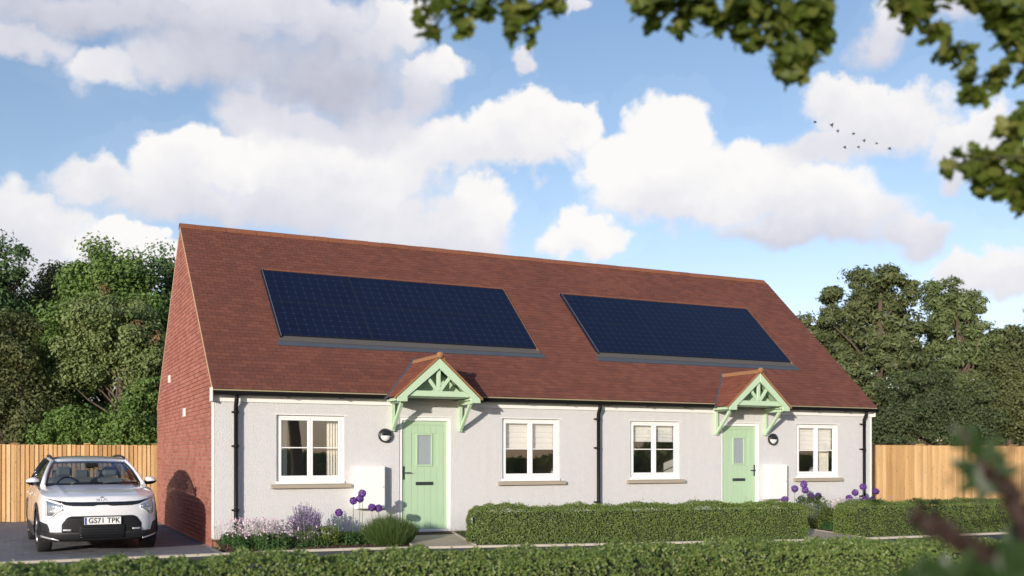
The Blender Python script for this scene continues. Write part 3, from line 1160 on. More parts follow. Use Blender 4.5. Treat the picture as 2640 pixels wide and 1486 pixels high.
def canopy(pc):
    yf = -.62
    zap, zft = 3.12, 2.40
    root = MB()
    # soffit slopes (the canopy roof itself)
    hwid, kz = .80, .90
    ridge_z = 3.125
    back = lambda z: EY + (z - EZ) / K    # where this height meets the main roof
    V_ = []
    zf = ridge_z - kz * hwid
    yk = back(ridge_z) + .03
    ye = EY + .0
    for s_ in (-1, 1):
        x_e, x_r = pc + s_ * hwid, pc
        th = .035
        q = [(x_e, yf + .02, zf - .02), (x_e, max(ye, back(zf)) + .03, zf - .02), (x_r, yk, ridge_z - .02), (x_r, yf + .02, ridge_z - .02)]
        lo = [(x, y, z - th) for x, y, z in q]
        root.add(q + lo, [(0, 1, 2, 3), (7, 6, 5, 4), (0, 4, 5, 1), (3, 2, 6, 7), (0, 3, 7, 4), (1, 5, 6, 2)])
    cn = root.build('porch_canopy', M['green'], house, fixn=True)
    # tiles on both slopes
    Os, As = [], []
    cl = math.hypot(1, kz)
    for s_ in (-1, 1):
        sdir = np.array((-s_ / cl, 0, kz / cl))
        ndir = np.array((s_ * kz / cl, 0, 1 / cl))
        nrows = int(hwid * cl / .1)
        for i in range(nrows):
            z = zf + i * .1 * kz / cl
            x = pc + s_ * (hwid + .03) - s_ * i * .1 / cl
            yb_ = back(z) + .12 - .012
            y = yf - .02 + (TW / 2 if i % 2 else 0) - TW
            while y < yb_:
                a, c = max(y, yf - .025), min(y + TW, yb_)
                if c - a > .03:
                    Os.append((x, (a + c) / 2, z + .0))
                    As.append(np.stack([np.array((0, 1, 0)) * (c - a) / TW * (-s_), sdir, ndir]))
                y += TW
    V, F = inst_arrays(TV, TF, np.array(Os), np.array(As))
    o = link('canopy_tile_field', arrays_mesh('canopy_tile_field', V, F, M['porchtile']), cn)
    o['kind'] = 'stuff'
    # barge boards
    for s_ in (-1, 1):
        X = lambda t: pc + s_ * t
        poly = [(X(0), 3.115), (X(.79), 3.115 - .79 * .90), (X(.79), 2.335), (X(.60), 2.335), (X(.60), 2.425), (X(0), 2.93)]
        if s_ > 0: poly = poly[::-1]
        MB().prism_y(poly, yf - .035, yf).build('barge_board', M['green'], cn, .004, fixn=True)
        # clay edge over the barge board
        q = [(X(0), 3.165), (X(.83), 3.165 - .83 * .90), (X(.83), 3.135 - .83 * .9), (X(0), 3.125)]
        MB().prism_y(q, yf - .05, yf + .02).build('verge_tile', M['orange'], cn, fixn=True)
    # truss
    MB().box(pc - .59, pc + .59, yf + .004, yf + .055, 2.435, 2.535).build('tie_beam', M['green'], cn, .006)
    MB().box(pc - .036, pc + .036, yf + .008, yf + .050, 2.537, 2.99).build('king_post', M['green'], cn, .005)
    for s_ in (-1, 1):
        pts = [(pc + s_ * (.030 + .24 * t + .02 * t * t), yf + .03, 2.540 + .33 * t) for t in (0, .25, .5, .75, 1)]
        m = MB()
        for (a, c) in zip(pts, pts[1:]):
            pass
        w_ = .030
        poly = []
        up, dn = [], []
        for i, p in enumerate(pts):
            p = Vector(p)
            d = (Vector(pts[min(i + 1, 4)]) - Vector(pts[max(i - 1, 0)])).normalized()
            nn = Vector((d.z, 0, -d.x))
            up.append(((p + nn * w_).x, (p + nn * w_).z))
            dn.append(((p - nn * w_).x, (p - nn * w_).z))
        m.prism_y(up + dn[::-1], yf + .010, yf + .048)
        m.build('strut', M['green'], cn, .004, fixn=True)
    MB().prism_y([(pc - .62, 2.45), (pc + .62, 2.45), (pc, 3.005)], -.36, -.345).build('infill_panel', M['green'], cn, fixn=True)
    MB().box(pc - .60, pc + .60, yf + .058, -.004, 2.425, 2.440).build('canopy_ceiling', M['green'], cn)
    # side plates and gallows brackets
    for s_ in (-1, 1):
        xc_ = pc + s_ * .655
        MB().box(xc_ - .045, xc_ + .045, yf + .002, -.004, 2.405, 2.46).box(xc_ - .09, xc_ + .09, yf + .002, -.004, 2.385, 2.405).build('wall_plate', M['green'], cn, .004)
        w2 = .032
        m = MB()
        m.box(xc_ - w2, xc_ + w2, -.066, -.002, 1.850, 2.318)
        m.box(xc_ - w2, xc_ + w2, -.56, -.002, 2.320, 2.384)
        # curved brace
        a0, a1 = (-.060, 1.885), (-.49, 2.319)
        up, dn = [], []
        for i in range(6):
            t = i / 5
            y = a0[0] + (a1[0] - a0[0]) * t
            z = a0[1] + (a1[1] - a0[1]) * t - .010 * math.sin(math.pi * t)
            dv = Vector((a1[0] - a0[0], a1[1] - a0[1])).normalized()
            nn = Vector((-dv.y, dv.x)) * .030
            up.append((y + nn.x, z + nn.y))
            dn.append((y - nn.x, z - nn.y))
        m.prism_x(up + dn[::-1], xc_ - w2 + .004, xc_ + w2 - .004)
        m.box(xc_ - w2 + .003, xc_ + w2 - .003, -.078, -.010, 1.835, 1.8495)
        m.build('gallows_bracket', M['green'], cn, .003, fixn=True)
    # ridge
    yr = yf - .05
    n = 4
    Lr = (back(3.22) - yr) / n
    for k in range(n):
        m = MB()
        ya = yr + k * Lr
        rp_ = [(-.10, -.085), (-.055, -.012), (0, .010), (.055, -.012), (.10, -.085)]
        zc_ = 3.185
        vs = [(pc + a, ya, zc_ + c) for a, c in rp_] + [(pc + a, ya + Lr - .004, zc_ + c) for a, c in rp_] + [(pc, ya, zc_ - .07), (pc, ya + Lr - .004, zc_ - .07)]
        fs = [(i, i + 1, i + 6, i + 5) for i in range(4)] + [(0, 10, 4, 3, 2, 1), (5, 6, 7, 8, 9, 11), (0, 5, 11, 10), (4, 10, 11, 9)]
        m.add(vs, fs).build('canopy_ridge_tile', M['orange'], cn, fixn=True)
    MB().lathe([(.001, -.030), (.052, -.028), (.060, -.01), (.060, .03)], (pc, yr - .005, 3.165), 'y', 20).build('ridge_end_cap', M['orange'], cn)
    # lead valleys where the canopy meets the main roof
    for s_ in (-1, 1):
        pts = []
        for (zz, off) in ((zf - .02, .05), (ridge_z + .03, .04)):
            xx_ = pc + s_ * (ridge_z - zz) / kz * 1.0
            pts.append((xx_, zz))
        m = MB()
        G = []
        for zz in (zf - .04, (zf + ridge_z) / 2, ridge_z + .06):
            hx_ = max(0.0, (ridge_z + .03 - zz) / kz)
            row_ = []
            for dx in (-.02, .01, .038):
                p = Vector((pc + s_ * (hx_ + dx), EY + (zz - EZ) / K, zz)) + nd * (.040 if dx < .03 else .034)
                row_.append(tuple(p))
            G.append(row_)
        m.grid(G, False).build('valley_flashing', M['lead'], cn)
    return cn


for pc in PC:
    canopy(pc)

# ================================================================== THINGS ON THE HOUSE
def solar(x0, label):
    W_, H_ = 5.18, 2.13
    s0 = 1.55
    t = thing('solar_panel_array', onroof(x0 + W_ / 2, s0 + H_ / 2, .0), label, 'solar panels', 'solar panel arrays on the roof')

    def slab(x0_, x1_, s0_, s1_, n0, n1, name, mat, parent, bevel=0):
        m = MB().box(x0_, x1_, s0_, s1_, n0, n1)
        m.v = [tuple(onroof(a, c, d)) for a, c, d in m.v]
        return m.build(name, mat, parent, bevel)
    slab(x0 - .05, x0 + W_ + .07, s0 - .15, s0 - .003, .030, .052, 'apron_flashing', M['leadb'], t)
    slab(x0 - .09, x0 + W_ + .12, s0 - .27, s0 - .153, .028, .040, 'lead_flashing', M['lead'], t)
    slab(x0 - .03, x0 - .004, s0 - .06, s0 + H_ + .03, .030, .088, 'side_rail', M['pvframe'], t)
    slab(x0 - .014, x0 - .0045, s0 - .06, s0 + H_ + .03, .089, .094, 'edge_trim', M['alu'], t)
    slab(x0 + W_ + .004, x0 + W_ + .03, s0 - .06, s0 + H_ + .03, .020, .066, 'side_rail', M['orange'], t)
    slab(x0 - .03, x0 + W_ + .03, s0 + H_ + .032, s0 + H_ + .06, .020, .070, 'top_flashing', M['ridge'], t)
    mw, mh = W_ / 3, H_ / 2
    cells = None
    for r_ in range(2):
        for c_ in range(3):
            a, e = x0 + c_ * mw, s0 + r_ * mh
            f = MB()
            f.box(a + .001, a + mw - .001, e + .001, e + .014, .045, .078)
            f.box(a + .002, a + mw - .002, e + mh - .014, e + mh - .002, .045, .078)
            f.box(a + .002, a + .014, e + .014, e + mh - .014, .045, .078)
            f.box(a + mw - .014, a + mw - .002, e + .014, e + mh - .014, .045, .078)
            f.v = [tuple(onroof(*q)) for q in f.v]
            p = f.build('solar_panel', M['pvframe'], t)
            slab(a + .014, a + mw - .014, e + .014, e + mh - .014, .045, .072, 'panel_backing', M['pv'], p)
            m = MB()
            nx, ny = 10, 6
            cw, ch = (mw - .034) / nx, (mh - .034) / ny
            for i in range(nx):
                for j in range(ny):
                    xa, sa = a + .017 + i * cw, e + .017 + j * ch
                    g_ = .0035
                    k_ = .020
                    xb, sb = xa + cw - g_, sa + ch - g_
                    xa += g_
                    sa += g_
                    poly = [(xa + k_, sa), (xb - k_, sa), (xb, sa + k_), (xb, sb - k_), (xb - k_, sb), (xa + k_, sb), (xa, sb - k_), (xa, sa + k_)]
                    m.add([tuple(onroof(px, ps, .0745)) for px, ps in poly], [tuple(range(8))])
            o = m.build('solar_cell_grid', M['cell'], p)
            o['kind'] = 'stuff'
    return t


solar(1.37, 'dark blue solar panel array on the left half of the roof')
solar(8.00, 'dark blue solar panel array on the right half of the roof')


def lamp(x, label):
    t = thing('wall_light', (x, 0, 1.75), label, 'wall light', 'round bulkhead lights beside the doors')
    c = (x, -.0, 1.752)
    MB().lathe([(.001, -.004), (.118, -.004), (.126, -.02), (.124, -.06), (.112, -.072), (.100, -.066), (.100, -.03)], c, 'y', 40).build('lamp_ring', M['blackmetal'], t)
    MB().lathe([(.100, -.05), (.085, -.072), (.05, -.088), (.001, -.093)], c, 'y', 32).build('diffuser', M['white'], t)
    # upper half hood
    m = MB()
    G = []
    for r_, y_ in ((.115, -.070), (.098, -.086), (.06, -.102), (.01, -.108)):
        G.append([(c[0] + r_ * math.cos(a), y_, c[2] + r_ * math.sin(a)) for a in [math.pi * k / 20 for k in range(21)]])
    m.grid(G, True)
    o = m.build('eyelid', M['blackmetal'], t)
    md = o.modifiers.new('s', 'SOLIDIFY')
    md.thickness = .006
    return t


lamp(3.0, 'black ringed round wall light left of the left door')
lamp(11.81, 'black ringed round wall light right of the right door')


def meter(x0, label, dx=0):
    t = thing('meter_box', (x0 + .26, 0, .45), label, 'meter box', 'white meter boxes on the front wall')
    MB().box(x0, x0 + .53, -.165, -.002, .455, 1.21).build('box_body', M['white'], t, .008)
    MB().box(x0 + .012, x0 + .518, -.178, -.166, .467, 1.198).build('box_door', M['white'], t, .006)
    MB().tube([(x0 + .49, -.184, .84), (x0 + .49, -.179, .84)], .012, 12).build('lock', M['alu'], t)


meter(2.43, 'white meter box on the wall just left of the left door')
meter(11.57, 'white meter box on the wall just right of the right door')

# ================================================================== FENCES


def fence(x0, x1, y, ztop, zbot, pitch, posts, label, cap=.19):
    t = thing('wooden_fence', ((x0 + x1) / 2, y, zbot), label, 'fence')
    MB().box(x0, x1, y + .03, y + .07, zbot + .25, zbot + .33).build('rail', M['fence'], t)
    MB().box(x0, x1, y + .03, y + .07, ztop - .30, ztop - .22).build('rail', M['fence'], t)
    for p in posts:
        MB().box(p - .055, p + .055, y - .012, y + .09, zbot - .1, ztop + .015).build('fence_post', M['fence'], t, .004)
        MB().add([(p - cap / 2, y - .06, ztop + .016), (p + cap / 2, y - .06, ztop + .016), (p + cap / 2, y + .12, ztop + .016), (p - cap / 2, y + .12, ztop + .016),
                  (p - cap / 2 + .02, y - .04, ztop + .040), (p + cap / 2 - .02, y - .04, ztop + .040), (p + cap / 2 - .02, y + .10, ztop + .040), (p - cap / 2 + .02, y + .10, ztop + .040)],
                 [(0, 3, 2, 1), (4, 5, 6, 7), (0, 1, 5, 4), (1, 2, 6, 5), (2, 3, 7, 6), (3, 0, 4, 7)]).build('post_cap', M['fence'], t)
    wd = pitch + .012
    v = [(0, 0, 0), (wd, .014, 0), (wd, .034, 0), (0, .008, 0)]
    m = MB()
    h = ztop - zbot
    m.add([(a, c, 0) for a, c, _ in v] + [(a, c, h) for a, c, _ in v], [(0, 1, 5, 4), (1, 2, 6, 5), (2, 3, 7, 6), (3, 0, 4, 7), (4, 5, 6, 7), (3, 2, 1, 0)])
    m.v = [(a, -c + .018, z) for a, c, z in m.v]
    me = m.mesh('fence_board', M['fence'])
    bm = bmesh.new(); bm.from_mesh(me); bmesh.ops.recalc_face_normals(bm, faces=bm.faces); bm.to_mesh(me); bm.free()
    x = x0
    while x < x1:
        o = link('fence_board', me, t)
        o.location = (x, y + random.uniform(-.002, .002), zbot + random.uniform(-.008, .006))
        o.rotation_euler = (0, random.uniform(-.003, .003), 0)
        x += pitch
    return t


fence(-7.6, 1.1, 8.6, 1.655, -.12, .098, [-6.06, -4.53, -3.0, -1.46, .06], 'honey coloured close board timber fence behind the white car', .16)
fence(14.78, 25.0, 2.0, 1.675, -.12, .112, [16.75, 18.54, 20.42, 22.16, 23.95], 'honey coloured close board timber fence right of the house')


# ================================================================== PLANTS
def rsphere(n):
    v = rng.normal(size=(n, 3))
    return v / np.linalg.norm(v, axis=1, keepdims=True)


def crown_points(blobs, n_sub, per, r_sub, squash=.75, spread=(.42, 1.15)):
    """leafy sub-clumps spread over the surface and through the volume of the crown's big masses"""
    blobs = np.array(blobs, float)
    wts = (blobs[:, 3] * blobs[:, 4] + blobs[:, 4] * blobs[:, 5] + blobs[:, 3] * blobs[:, 5])
    wts /= wts.sum()
    idx = rng.choice(len(blobs), n_sub, p=wts)
    d = rsphere(n_sub)
    r = rng.uniform(spread[0] ** 2, spread[1] ** 2, n_sub) ** .5
    C = blobs[idx, :3] + d * r[:, None] * blobs[idx, 3:6]
    cs = r_sub * rng.uniform(.35, 1.3, n_sub)
    P, N_ = [], []
    ii = np.repeat(np.arange(n_sub), per)
    dd = rsphere(len(ii))
    rr = rng.uniform(.45, 1.0, len(ii)) ** .5
    rr *= 1 + rng.normal(0, .22, len(ii))
    off = dd * (rr * cs[ii])[:, None]
    off[:, 2] *= squash
    P = C[ii] + off
    N_ = dd + .6 * rng.normal(size=dd.shape) + np.array([0, 0, .30]) + .3 * d[ii]
    return P, N_, C


def limbs(m, base, top, C, r0, n_lim):
    base, top = Vector(base), Vector(top)
    pts = [base.lerp(top, t) + Vector((.12 * math.sin(7 * t + base.x), .1 * math.cos(5 * t), 0)) for t in (0, .25, .5, .75, 1)]
    m.tube(pts, [r0, r0 * .85, r0 * .65, r0 * .42, r0 * .18], 8)
    sel = rng.choice(len(C), min(n_lim, len(C)), replace=False)
    for i in sel:
        c = Vector(C[i])
        t = min(.95, max(.18, (c.z - base.z) / max(.1, (top.z - base.z)) - .22 + random.uniform(-.08, .05)))
        s_ = base.lerp(top, t)
        mid = s_.lerp(c, .55) + Vector((random.uniform(-.15, .15), random.uniform(-.15, .15), random.uniform(-.25, .15)))
        rr = r0 * (1 - .75 * t) * .5
        m.tube([s_, s_.lerp(mid, .5), mid, c], [rr, rr * .75, rr * .5, rr * .15], 5, False)


def tree(px, d, base_r, blobs_px, n_sub, per, r_sub, leaf, mat, label, group, name='leafy_tree', depth_r=.9, top=None, extra=None, nlim=26, squash=.75):
    """blobs: (px, py, half width px, half height px, depth offset)"""
    s_ = FPX / d
    base = at(px, 0, d)
    base.z = -.3
    blobs = []
    for (bx_, by_, rw, rh, do) in blobs_px:
        c = at(bx_, by_, d + do)
        blobs.append((c.x, c.y, c.z, rw / s_, max(rw / s_ * depth_r, .5), rh / s_))
    t = thing(name, base, label, 'tree', group)
    per = int(per * 1.35)
    leaf = leaf * .84
    P, N_, C = crown_points(blobs, n_sub, per, r_sub, squash)
    P[:, 2] = np.maximum(P[:, 2], -.2)
    sz = leaf * rng.uniform(.6, 1.25, len(P))
    leaves('crown', P, N_, sz, mat, t)
    m = MB()
    ztop = max(b[2] + b[5] * .6 for b in blobs)
    limbs(m, base, (base.x + random.uniform(-.3, .3), base.y, ztop), C, base_r, nlim)
    m.build('trunk', M['bark'], t)
    if extra:
        for (ex, ey, ed, er, en, em) in extra:
            c = at(ex, ey, ed)
            dd = rsphere(en)
            P2 = np.array(c)[None] + dd * er * rng.uniform(.3, 1, (en, 1))
            leaves('leaf_cluster', P2, dd + np.array([0, 0, .4]), leaf, em, t)
    return t


GL = 'trees behind the fence on the left'
GR = 'trees behind the fence on the right'
tree(15, 31, .22, [(10, 700, 62, 62, 0), (30, 770, 62, 60, 0), (-40, 800, 90, 110, 0), (-10, 900, 90, 110, 0), (-60, 1030, 110, 110, 0)], 120, 190, .55, .15, M['deep'],
     'bluish green tree at the far left edge rising above its neighbours', GL)
tree(120, 33, .18, [(150, 745, 52, 55, 0), (110, 800, 62, 60, 0), (95, 890, 60, 80, 0), (100, 990, 70, 90, 0)], 100, 170, .5, .15, M['russet'],
     'russet tinged tree between the far left tree and the tallest green tree', GL)
tree(285, 31, .24, [(285, 715, 85, 68, 0), (225, 770, 75, 60, 0), (350, 790, 70, 72, 0), (200, 860, 90, 70, -.5), (130, 940, 75, 80, 0), (170, 1040, 95, 90, -.3), (280, 900, 120, 100, .8), (240, 1110, 120, 60, 0)], 330, 190, .50, .15, M['maple'],
     'tallest bright green maple tree left of the brick gable', GL, extra=[(268, 748, 29.6, .30, 60, M['rust'])])
tree(330, 28.5, .13, [(262, 830, 78, 50, 0), (330, 880, 78, 55, 0), (210, 900, 60, 45, 0), (230, 960, 62, 40, 0), (365, 940, 60, 55, 0), (300, 820, 80, 45, .3)], 200, 190, .40, .13, M['ash'],
     'grey green tree with bare forked stems in front of the tall maple', GL, nlim=40, extra=[(355, 835, 28.0, .2, 40, M['rust']), (405, 868, 27.9, .25, 50, M['rust'])])
tree(440, 33, .2, [(440, 690, 36, 46, 0), (425, 760, 46, 60, 0), (420, 860, 55, 80, 0), (420, 980, 70, 90, 0), (420, 1090, 70, 80, 0)], 110, 190, .48, .14, M['deep'],
     'dark green tree peeping out beside the brick gable', GL)
tree(60, 27.5, .12, [(30, 900, 70, 85, 0), (20, 1010, 85, 90, 0), (70, 1090, 80, 60, 0), (-60, 950, 80, 130, 0)], 120, 180, .42, .13, M['russet'],
     'brownish green tree low at the left edge above the fence', GL)
tree(330, 26.5, .1, [(385, 1010, 42, 42, 0), (360, 1090, 60, 58, 0), (290, 1120, 60, 42, 0), (205, 1105, 48, 50, 0), (150, 1120, 60, 45, .3)], 110, 180, .36, .12, M['maple'],
     'low bushy green tree just over the fence behind the car', GL)
tree(-230, 30, .25, [(-150, 820, 120, 150, 0), (-260, 860, 140, 180, 0), (-200, 1030, 200, 120, 0)], 110, 150, .6, .17, M['maple'],
     'broad green tree beyond the left end of the fence', GL)

# pines on the right
PV = [(-.09, -.5, 0), (.09, -.5, .04), (.0, .5, .02)]


def pine(px, d, base_r, blobs, n_sub, per, r_sub, mat, label, leaf=.20, nlim=40):
    s_ = FPX / d
    base = at(px, 0, d)
    base.z = -.3
    bl = []
    for (bx_, by_, rw, rh, do) in blobs:
        c = at(bx_, by_, d + do)
        bl.append((c.x, c.y, c.z, rw / s_, rw / s_ * .8, rh / s_))
    t = thing('pine_tree', base, label, 'tree', GR)
    P, N_, C = crown_points(bl, int(n_sub * .8), per, r_sub, .6, (.5, 1.08))
    P[:, 2] = np.maximum(P[:, 2], -.2)
    leaves('crown', P, N_, leaf * rng.uniform(.6, 1.3, len(P)), mat, t, bv=[(0, -.5, 0), (.17, .05, .05), (0, .5, 0), (-.17, .05, .05)])
    m = MB()
    ztop = max(b[2] + b[5] * .3 for b in bl)
    limbs(m, base, (base.x, base.y, ztop), C, base_r, nlim)
    m.build('trunk', M['bark'], t)
    return t


pine(2270, 36, .26, [(2245, 725, 62, 40, 0), (2310, 760, 62, 50, 0), (2180, 775, 62, 45, 0), (2250, 810, 90, 38, .5), (2110, 845, 52, 40, 0), (2180, 880, 82, 48, 0), (2330, 840, 62, 48, .5),
                     (2290, 910, 78, 48, -.5), (2200, 960, 85, 42, 0), (2290, 1000, 100, 60, 0), (2240, 1070, 110, 60, 0), (2160, 930, 70, 60, .6), (2330, 930, 80, 70, .8), (2250, 860, 100, 60, 1.2)], 330, 210, .40, M['pine'],
     'tall spreading olive green pine just right of the roof')
pine(2470, 38, .24, [(2440, 770, 60, 42, 0), (2500, 800, 45, 45, 0), (2420, 850, 60, 34, 0), (2515, 860, 40, 42, 0), (2450, 920, 62, 34, 0), (2520, 945, 42, 40, 0), (2440, 1000, 90, 50, 0), (2480, 1080, 100, 50, 0), (2480, 980, 80, 60, .8), (2460, 870, 80, 70, 1.0)], 235, 200, .42, M['pine2'],
     'brighter green pine with sky gaps right of the tallest pine')
pine(2610, 39, .24, [(2600, 875, 55, 32, 0), (2660, 900, 70, 40, 0), (2560, 930, 50, 40, 0), (2640, 960, 80, 50, 0), (2600, 1010, 90, 50, .5)], 150, 190, .45, M['pine'],
     'darker pine at the right edge of the picture')
tree(2600, 34, .16, [(2590, 990, 75, 60, 0), (2650, 1050, 90, 80, 0), (2540, 1060, 60, 50, 0), (2690, 950, 60, 60, 0)], 190, 180, .42, .12, M['russet'],
     'reddish brown leaved tree at the right edge below the darker pine', GR)
tree(2380, 33, .14, [(2330, 1090, 90, 60, 0), (2420, 1070, 70, 60, 0), (2500, 1110, 80, 50, 0), (2250, 1110, 70, 50, 0), (2380, 1010, 90, 50, .6), (2500, 1040, 80, 50, .6)], 210, 170, .36, .12, M['darkolive'],
     'dark low tree just over the right fence beneath the pines', GR)
tree(2760, 36, .25, [(2760, 900, 120, 130, 0), (2850, 950, 120, 130, 0), (2780, 1060, 160, 90, 0)], 90, 150, .6, .17, M['maple'],
     'broad green tree beyond the right end of the pines', GR)

# far tree line behind the viewer, seen only mirrored in the windows
n = 9000
xl = rng.uniform(-60, 90, n)
hh = 1.7 + .3 * np.sin(xl * .13) + .2 * np.sin(xl * .41 + 1) + 3.0 * np.clip(np.sin(xl * .23 + .6) - .72, 0, 1) * 3
P = np.stack([xl, -72 + rng.normal(0, 1.5, n), -.3 + hh * rng.uniform(0, 1, n) ** .7], 1)
o = leaves('distant_woodland', P, rng.normal(size=(n, 3)) + np.array([0, 1.0, .3]), 1.1, M['maple'], None)
o['label'] = 'distant wooded hedgerow across the field facing the house'


n = 16000
xl = rng.uniform(-260, 330, n)
hh = 7 + 2.5 * np.sin(xl * .05) + 1.5 * np.sin(xl * .17 + 1)
P = np.stack([xl, 190 + rng.normal(0, 4, n), -.3 + hh * rng.uniform(0, 1, n) ** .7], 1)
o = leaves('far_woodland', P, rng.normal(size=(n, 3)) + np.array([0, -1.0, .3]), 2.6, M['darkolive'], None)
o['label'] = 'far off band of dark woodland beyond the fields behind the house'


# ---- hedges
def catmull(pts, n):
    pts = [np.array(p, float) for p in pts]
    out = []
    for i in range(len(pts) - 1):
        p0 = pts[max(i - 1, 0)]; p1 = pts[i]; p2 = pts[i + 1]; p3 = pts[min(i + 2, len(pts) - 1)]
        for k in range(n):
            t = k / n
            out.append(.5 * ((2 * p1) + (-p0 + p2) * t + (2 * p0 - 5 * p1 + 4 * p2 - p3) * t * t + (-p0 + 3 * p1 - 3 * p2 + p3) * t ** 3))
    out.append(pts[-1])
    return out


def hedge(path, width, height, zb, dens, leaf, mat, label, rnd_r=.14, name='hedge'):
    pts = [Vector(p) for p in catmull([(x, y, 0) for x, y in path], 6)]
    segs_ = [(a, c) for a, c in zip(pts, pts[1:])]
    Ls = [(c - a).length for a, c in segs_]
    tot = sum(Ls)
    t = thing(name, (pts[0].x, pts[0].y, zb), label, 'hedge')

    def frame_at(s_):
        for (a, c), L in zip(segs_, Ls):
            if s_ <= L or (a, c) == segs_[-1]:
                d = (c - a).normalized()
                return a + d * s_, d
            s_ -= L
    # cross-section perimeter, rounded box
    hw = width / 2
    per = height * 2 + width
    nface = int(per * tot * dens)
    nend = int(2 * width * height * dens)
    P, N_ = [], []
    n = nface
    u = rng.uniform(0, per, n)
    s = rng.uniform(0, tot, n)
    x_ = np.where(u < height, -hw, np.where(u < height + width, -hw + (u - height), hw))
    z_ = np.where(u < height, u, np.where(u < height + width, height, height - (u - height - width)))
    nx = np.where(u < height, -1., np.where(u < height + width, 0., 1.))
    nz = np.where((u >= height) & (u < height + width), 1., 0.)
    # round the shoulders and ends
    s2 = rng.uniform(0, tot, 2)
    ex, ez_ = np.maximum(np.abs(x_) - (hw - rnd_r), 0), np.maximum(z_ - (height - rnd_r), 0)
    rr = np.hypot(ex, ez_)
    k = np.where(rr > rnd_r, rnd_r / np.maximum(rr, 1e-6), 1)
    x_ = np.where(ex > 0, np.sign(x_) * ((hw - rnd_r) + ex * k), x_)
    z_ = np.where(ez_ > 0, (height - rnd_r) + ez_ * k, z_)
    ends = rng.uniform(0, 1, nend)
    xe = rng.uniform(-hw, hw, nend)
    ze = rng.uniform(0, height, nend)
    se = np.where(ends < .5, 0, tot)
    ne = np.where(ends < .5, -1., 1.)
    X = np.concatenate([x_, xe]); Z = np.concatenate([z_, ze]); Sx = np.concatenate([s, se])
    NX = np.concatenate([nx, 0 * xe]); NZ = np.concatenate([nz, 0 * xe]); NS = np.concatenate([0 * s, ne])
    # pull in corners in plan near the ends
    de = np.minimum(Sx, tot - Sx)
    pull = np.clip(1 - de / .25, 0, 1) ** 2 * .13
    X = X * (1 - pull / hw)
    Z = Z - np.clip(1 - de / .2, 0, 1) ** 2 * .06 * (Z / height)
    inn = -np.abs(rng.normal(0, .020, len(X))) + rng.normal(0, .012, len(X))
    lump = .016 * np.sin(Sx * 2.3 + 1.3) * np.sin(Sx * 1.1) + .024 * np.sin(Sx * 5.1 + Z * 7) + .020 * np.sin(Sx * 11.3 + 2 + X * 9) + .016 * np.sin(Sx * 23 + Z * 19)
    O = np.zeros((len(X), 3)); NN = np.zeros((len(X), 3))
    for i in range(len(X)): pass
    # evaluate frames vectorised per segment
    acc = 0
    done = np.zeros(len(X), bool)
    for si, ((a, c), L) in enumerate(zip(segs_, Ls)):
        d = (c - a).normalized()
        m_ = (~done) & ((Sx <= acc + L + 1e-6) | (si == len(segs_) - 1))
        q = Vector((-d.y, d.x, 0))
        off = inn[m_] + lump[m_]
        base = np.array(a)[None] + np.array(d)[None] * (Sx[m_] - acc)[:, None]
        Nv = np.array(q)[None] * NX[m_][:, None] + np.array([0, 0, 1])[None] * NZ[m_][:, None] + np.array(d)[None] * NS[m_][:, None]
        O[m_] = base + np.array(q)[None] * X[m_][:, None] + np.array([0, 0, 1])[None] * (Z[m_] + zb)[:, None] + Nv * off[:, None]
        NN[m_] = Nv
        done |= m_
        acc += L
    Nf = NN + rng.normal(0, .50, NN.shape) + np.array([0, 0, .15])
    topm = NZ > .5
    Nf[topm] = rng.normal(0, .8, (topm.sum(), 3)) + np.array([-.25, -.45, .55])
    # stray shoots on the top
    ns = int(tot * 60)
    sh = rng.choice(np.where(NZ > .5)[0], ns)
    O[sh, 2] += rng.uniform(.01, 1, ns) ** 3 * .075
    leaves('foliage', O, Nf, leaf * rng.uniform(.6, 1.25, len(O)), mat, t)
    # dark woody heart
    m = MB()
    G = []
    for i, p in enumerate(pts):
        d = (pts[min(i + 1, len(pts) - 1)] - pts[max(i - 1, 0)]).normalized()
        q = Vector((-d.y, d.x, 0))
        e = d * (.09 if i == 0 else (-.09 if i == len(pts) - 1 else 0))
        h2, w2 = height - .11, hw - .10
        G.append([tuple(p + e - q * w2 + Vector((0, 0, zb - .1))), tuple(p + e - q * w2 + Vector((0, 0, zb + h2 - .06))), tuple(p + e - q * (w2 - .08) + Vector((0, 0, zb + h2))),
                  tuple(p + e + q * (w2 - .08) + Vector((0, 0, zb + h2))), tuple(p + e + q * w2 + Vector((0, 0, zb + h2 - .06))), tuple(p + e + q * w2 + Vector((0, 0, zb - .1)))])
    m.grid(G, False)
    m.add(G[0], [tuple(range(6))])
    m.add(G[-1], [tuple(range(5, -1, -1))])
    m.build('branches', M['twig'], t)
    return t


MIDW = .85
mid1 = [(4.10, kerb_y(4.05) + .64), (5.6, kerb_y(5.6) + .56), (7.0, kerb_y(7.0) + .56), (8.4, kerb_y(8.4) + .56), (10.12, kerb_y(10.12) + .62)]
hedge(mid1, MIDW, .635, G0, 3600, .031, M['hedge'], 'clipped box hedge in front of the house between the two door paths')
mid2 = [(11.05, kerb_y(11) + .58), (12.2, kerb_y(12.2) + .56), (13.6, kerb_y(13.6) + .56), (15.2, kerb_y(15.2) + .56)]
hedge(mid2, MIDW, .625, G0, 3200, .031, M['hedge'], 'shorter clipped box hedge right of the right door path')
front = [(-5.2, -7.75), (-2.9, -7.86), (-.84, -7.98), (.28, -8.10), (2.23, -8.56), (3.75, -8.62), (5.9, -9.30), (7.6, -9.78), (9.6, -10.3)]
hedge(front, .95, .615, -.17, 3000, .040, M['hedge2'], 'long low hedge across the foreground nearest the viewer', .12)


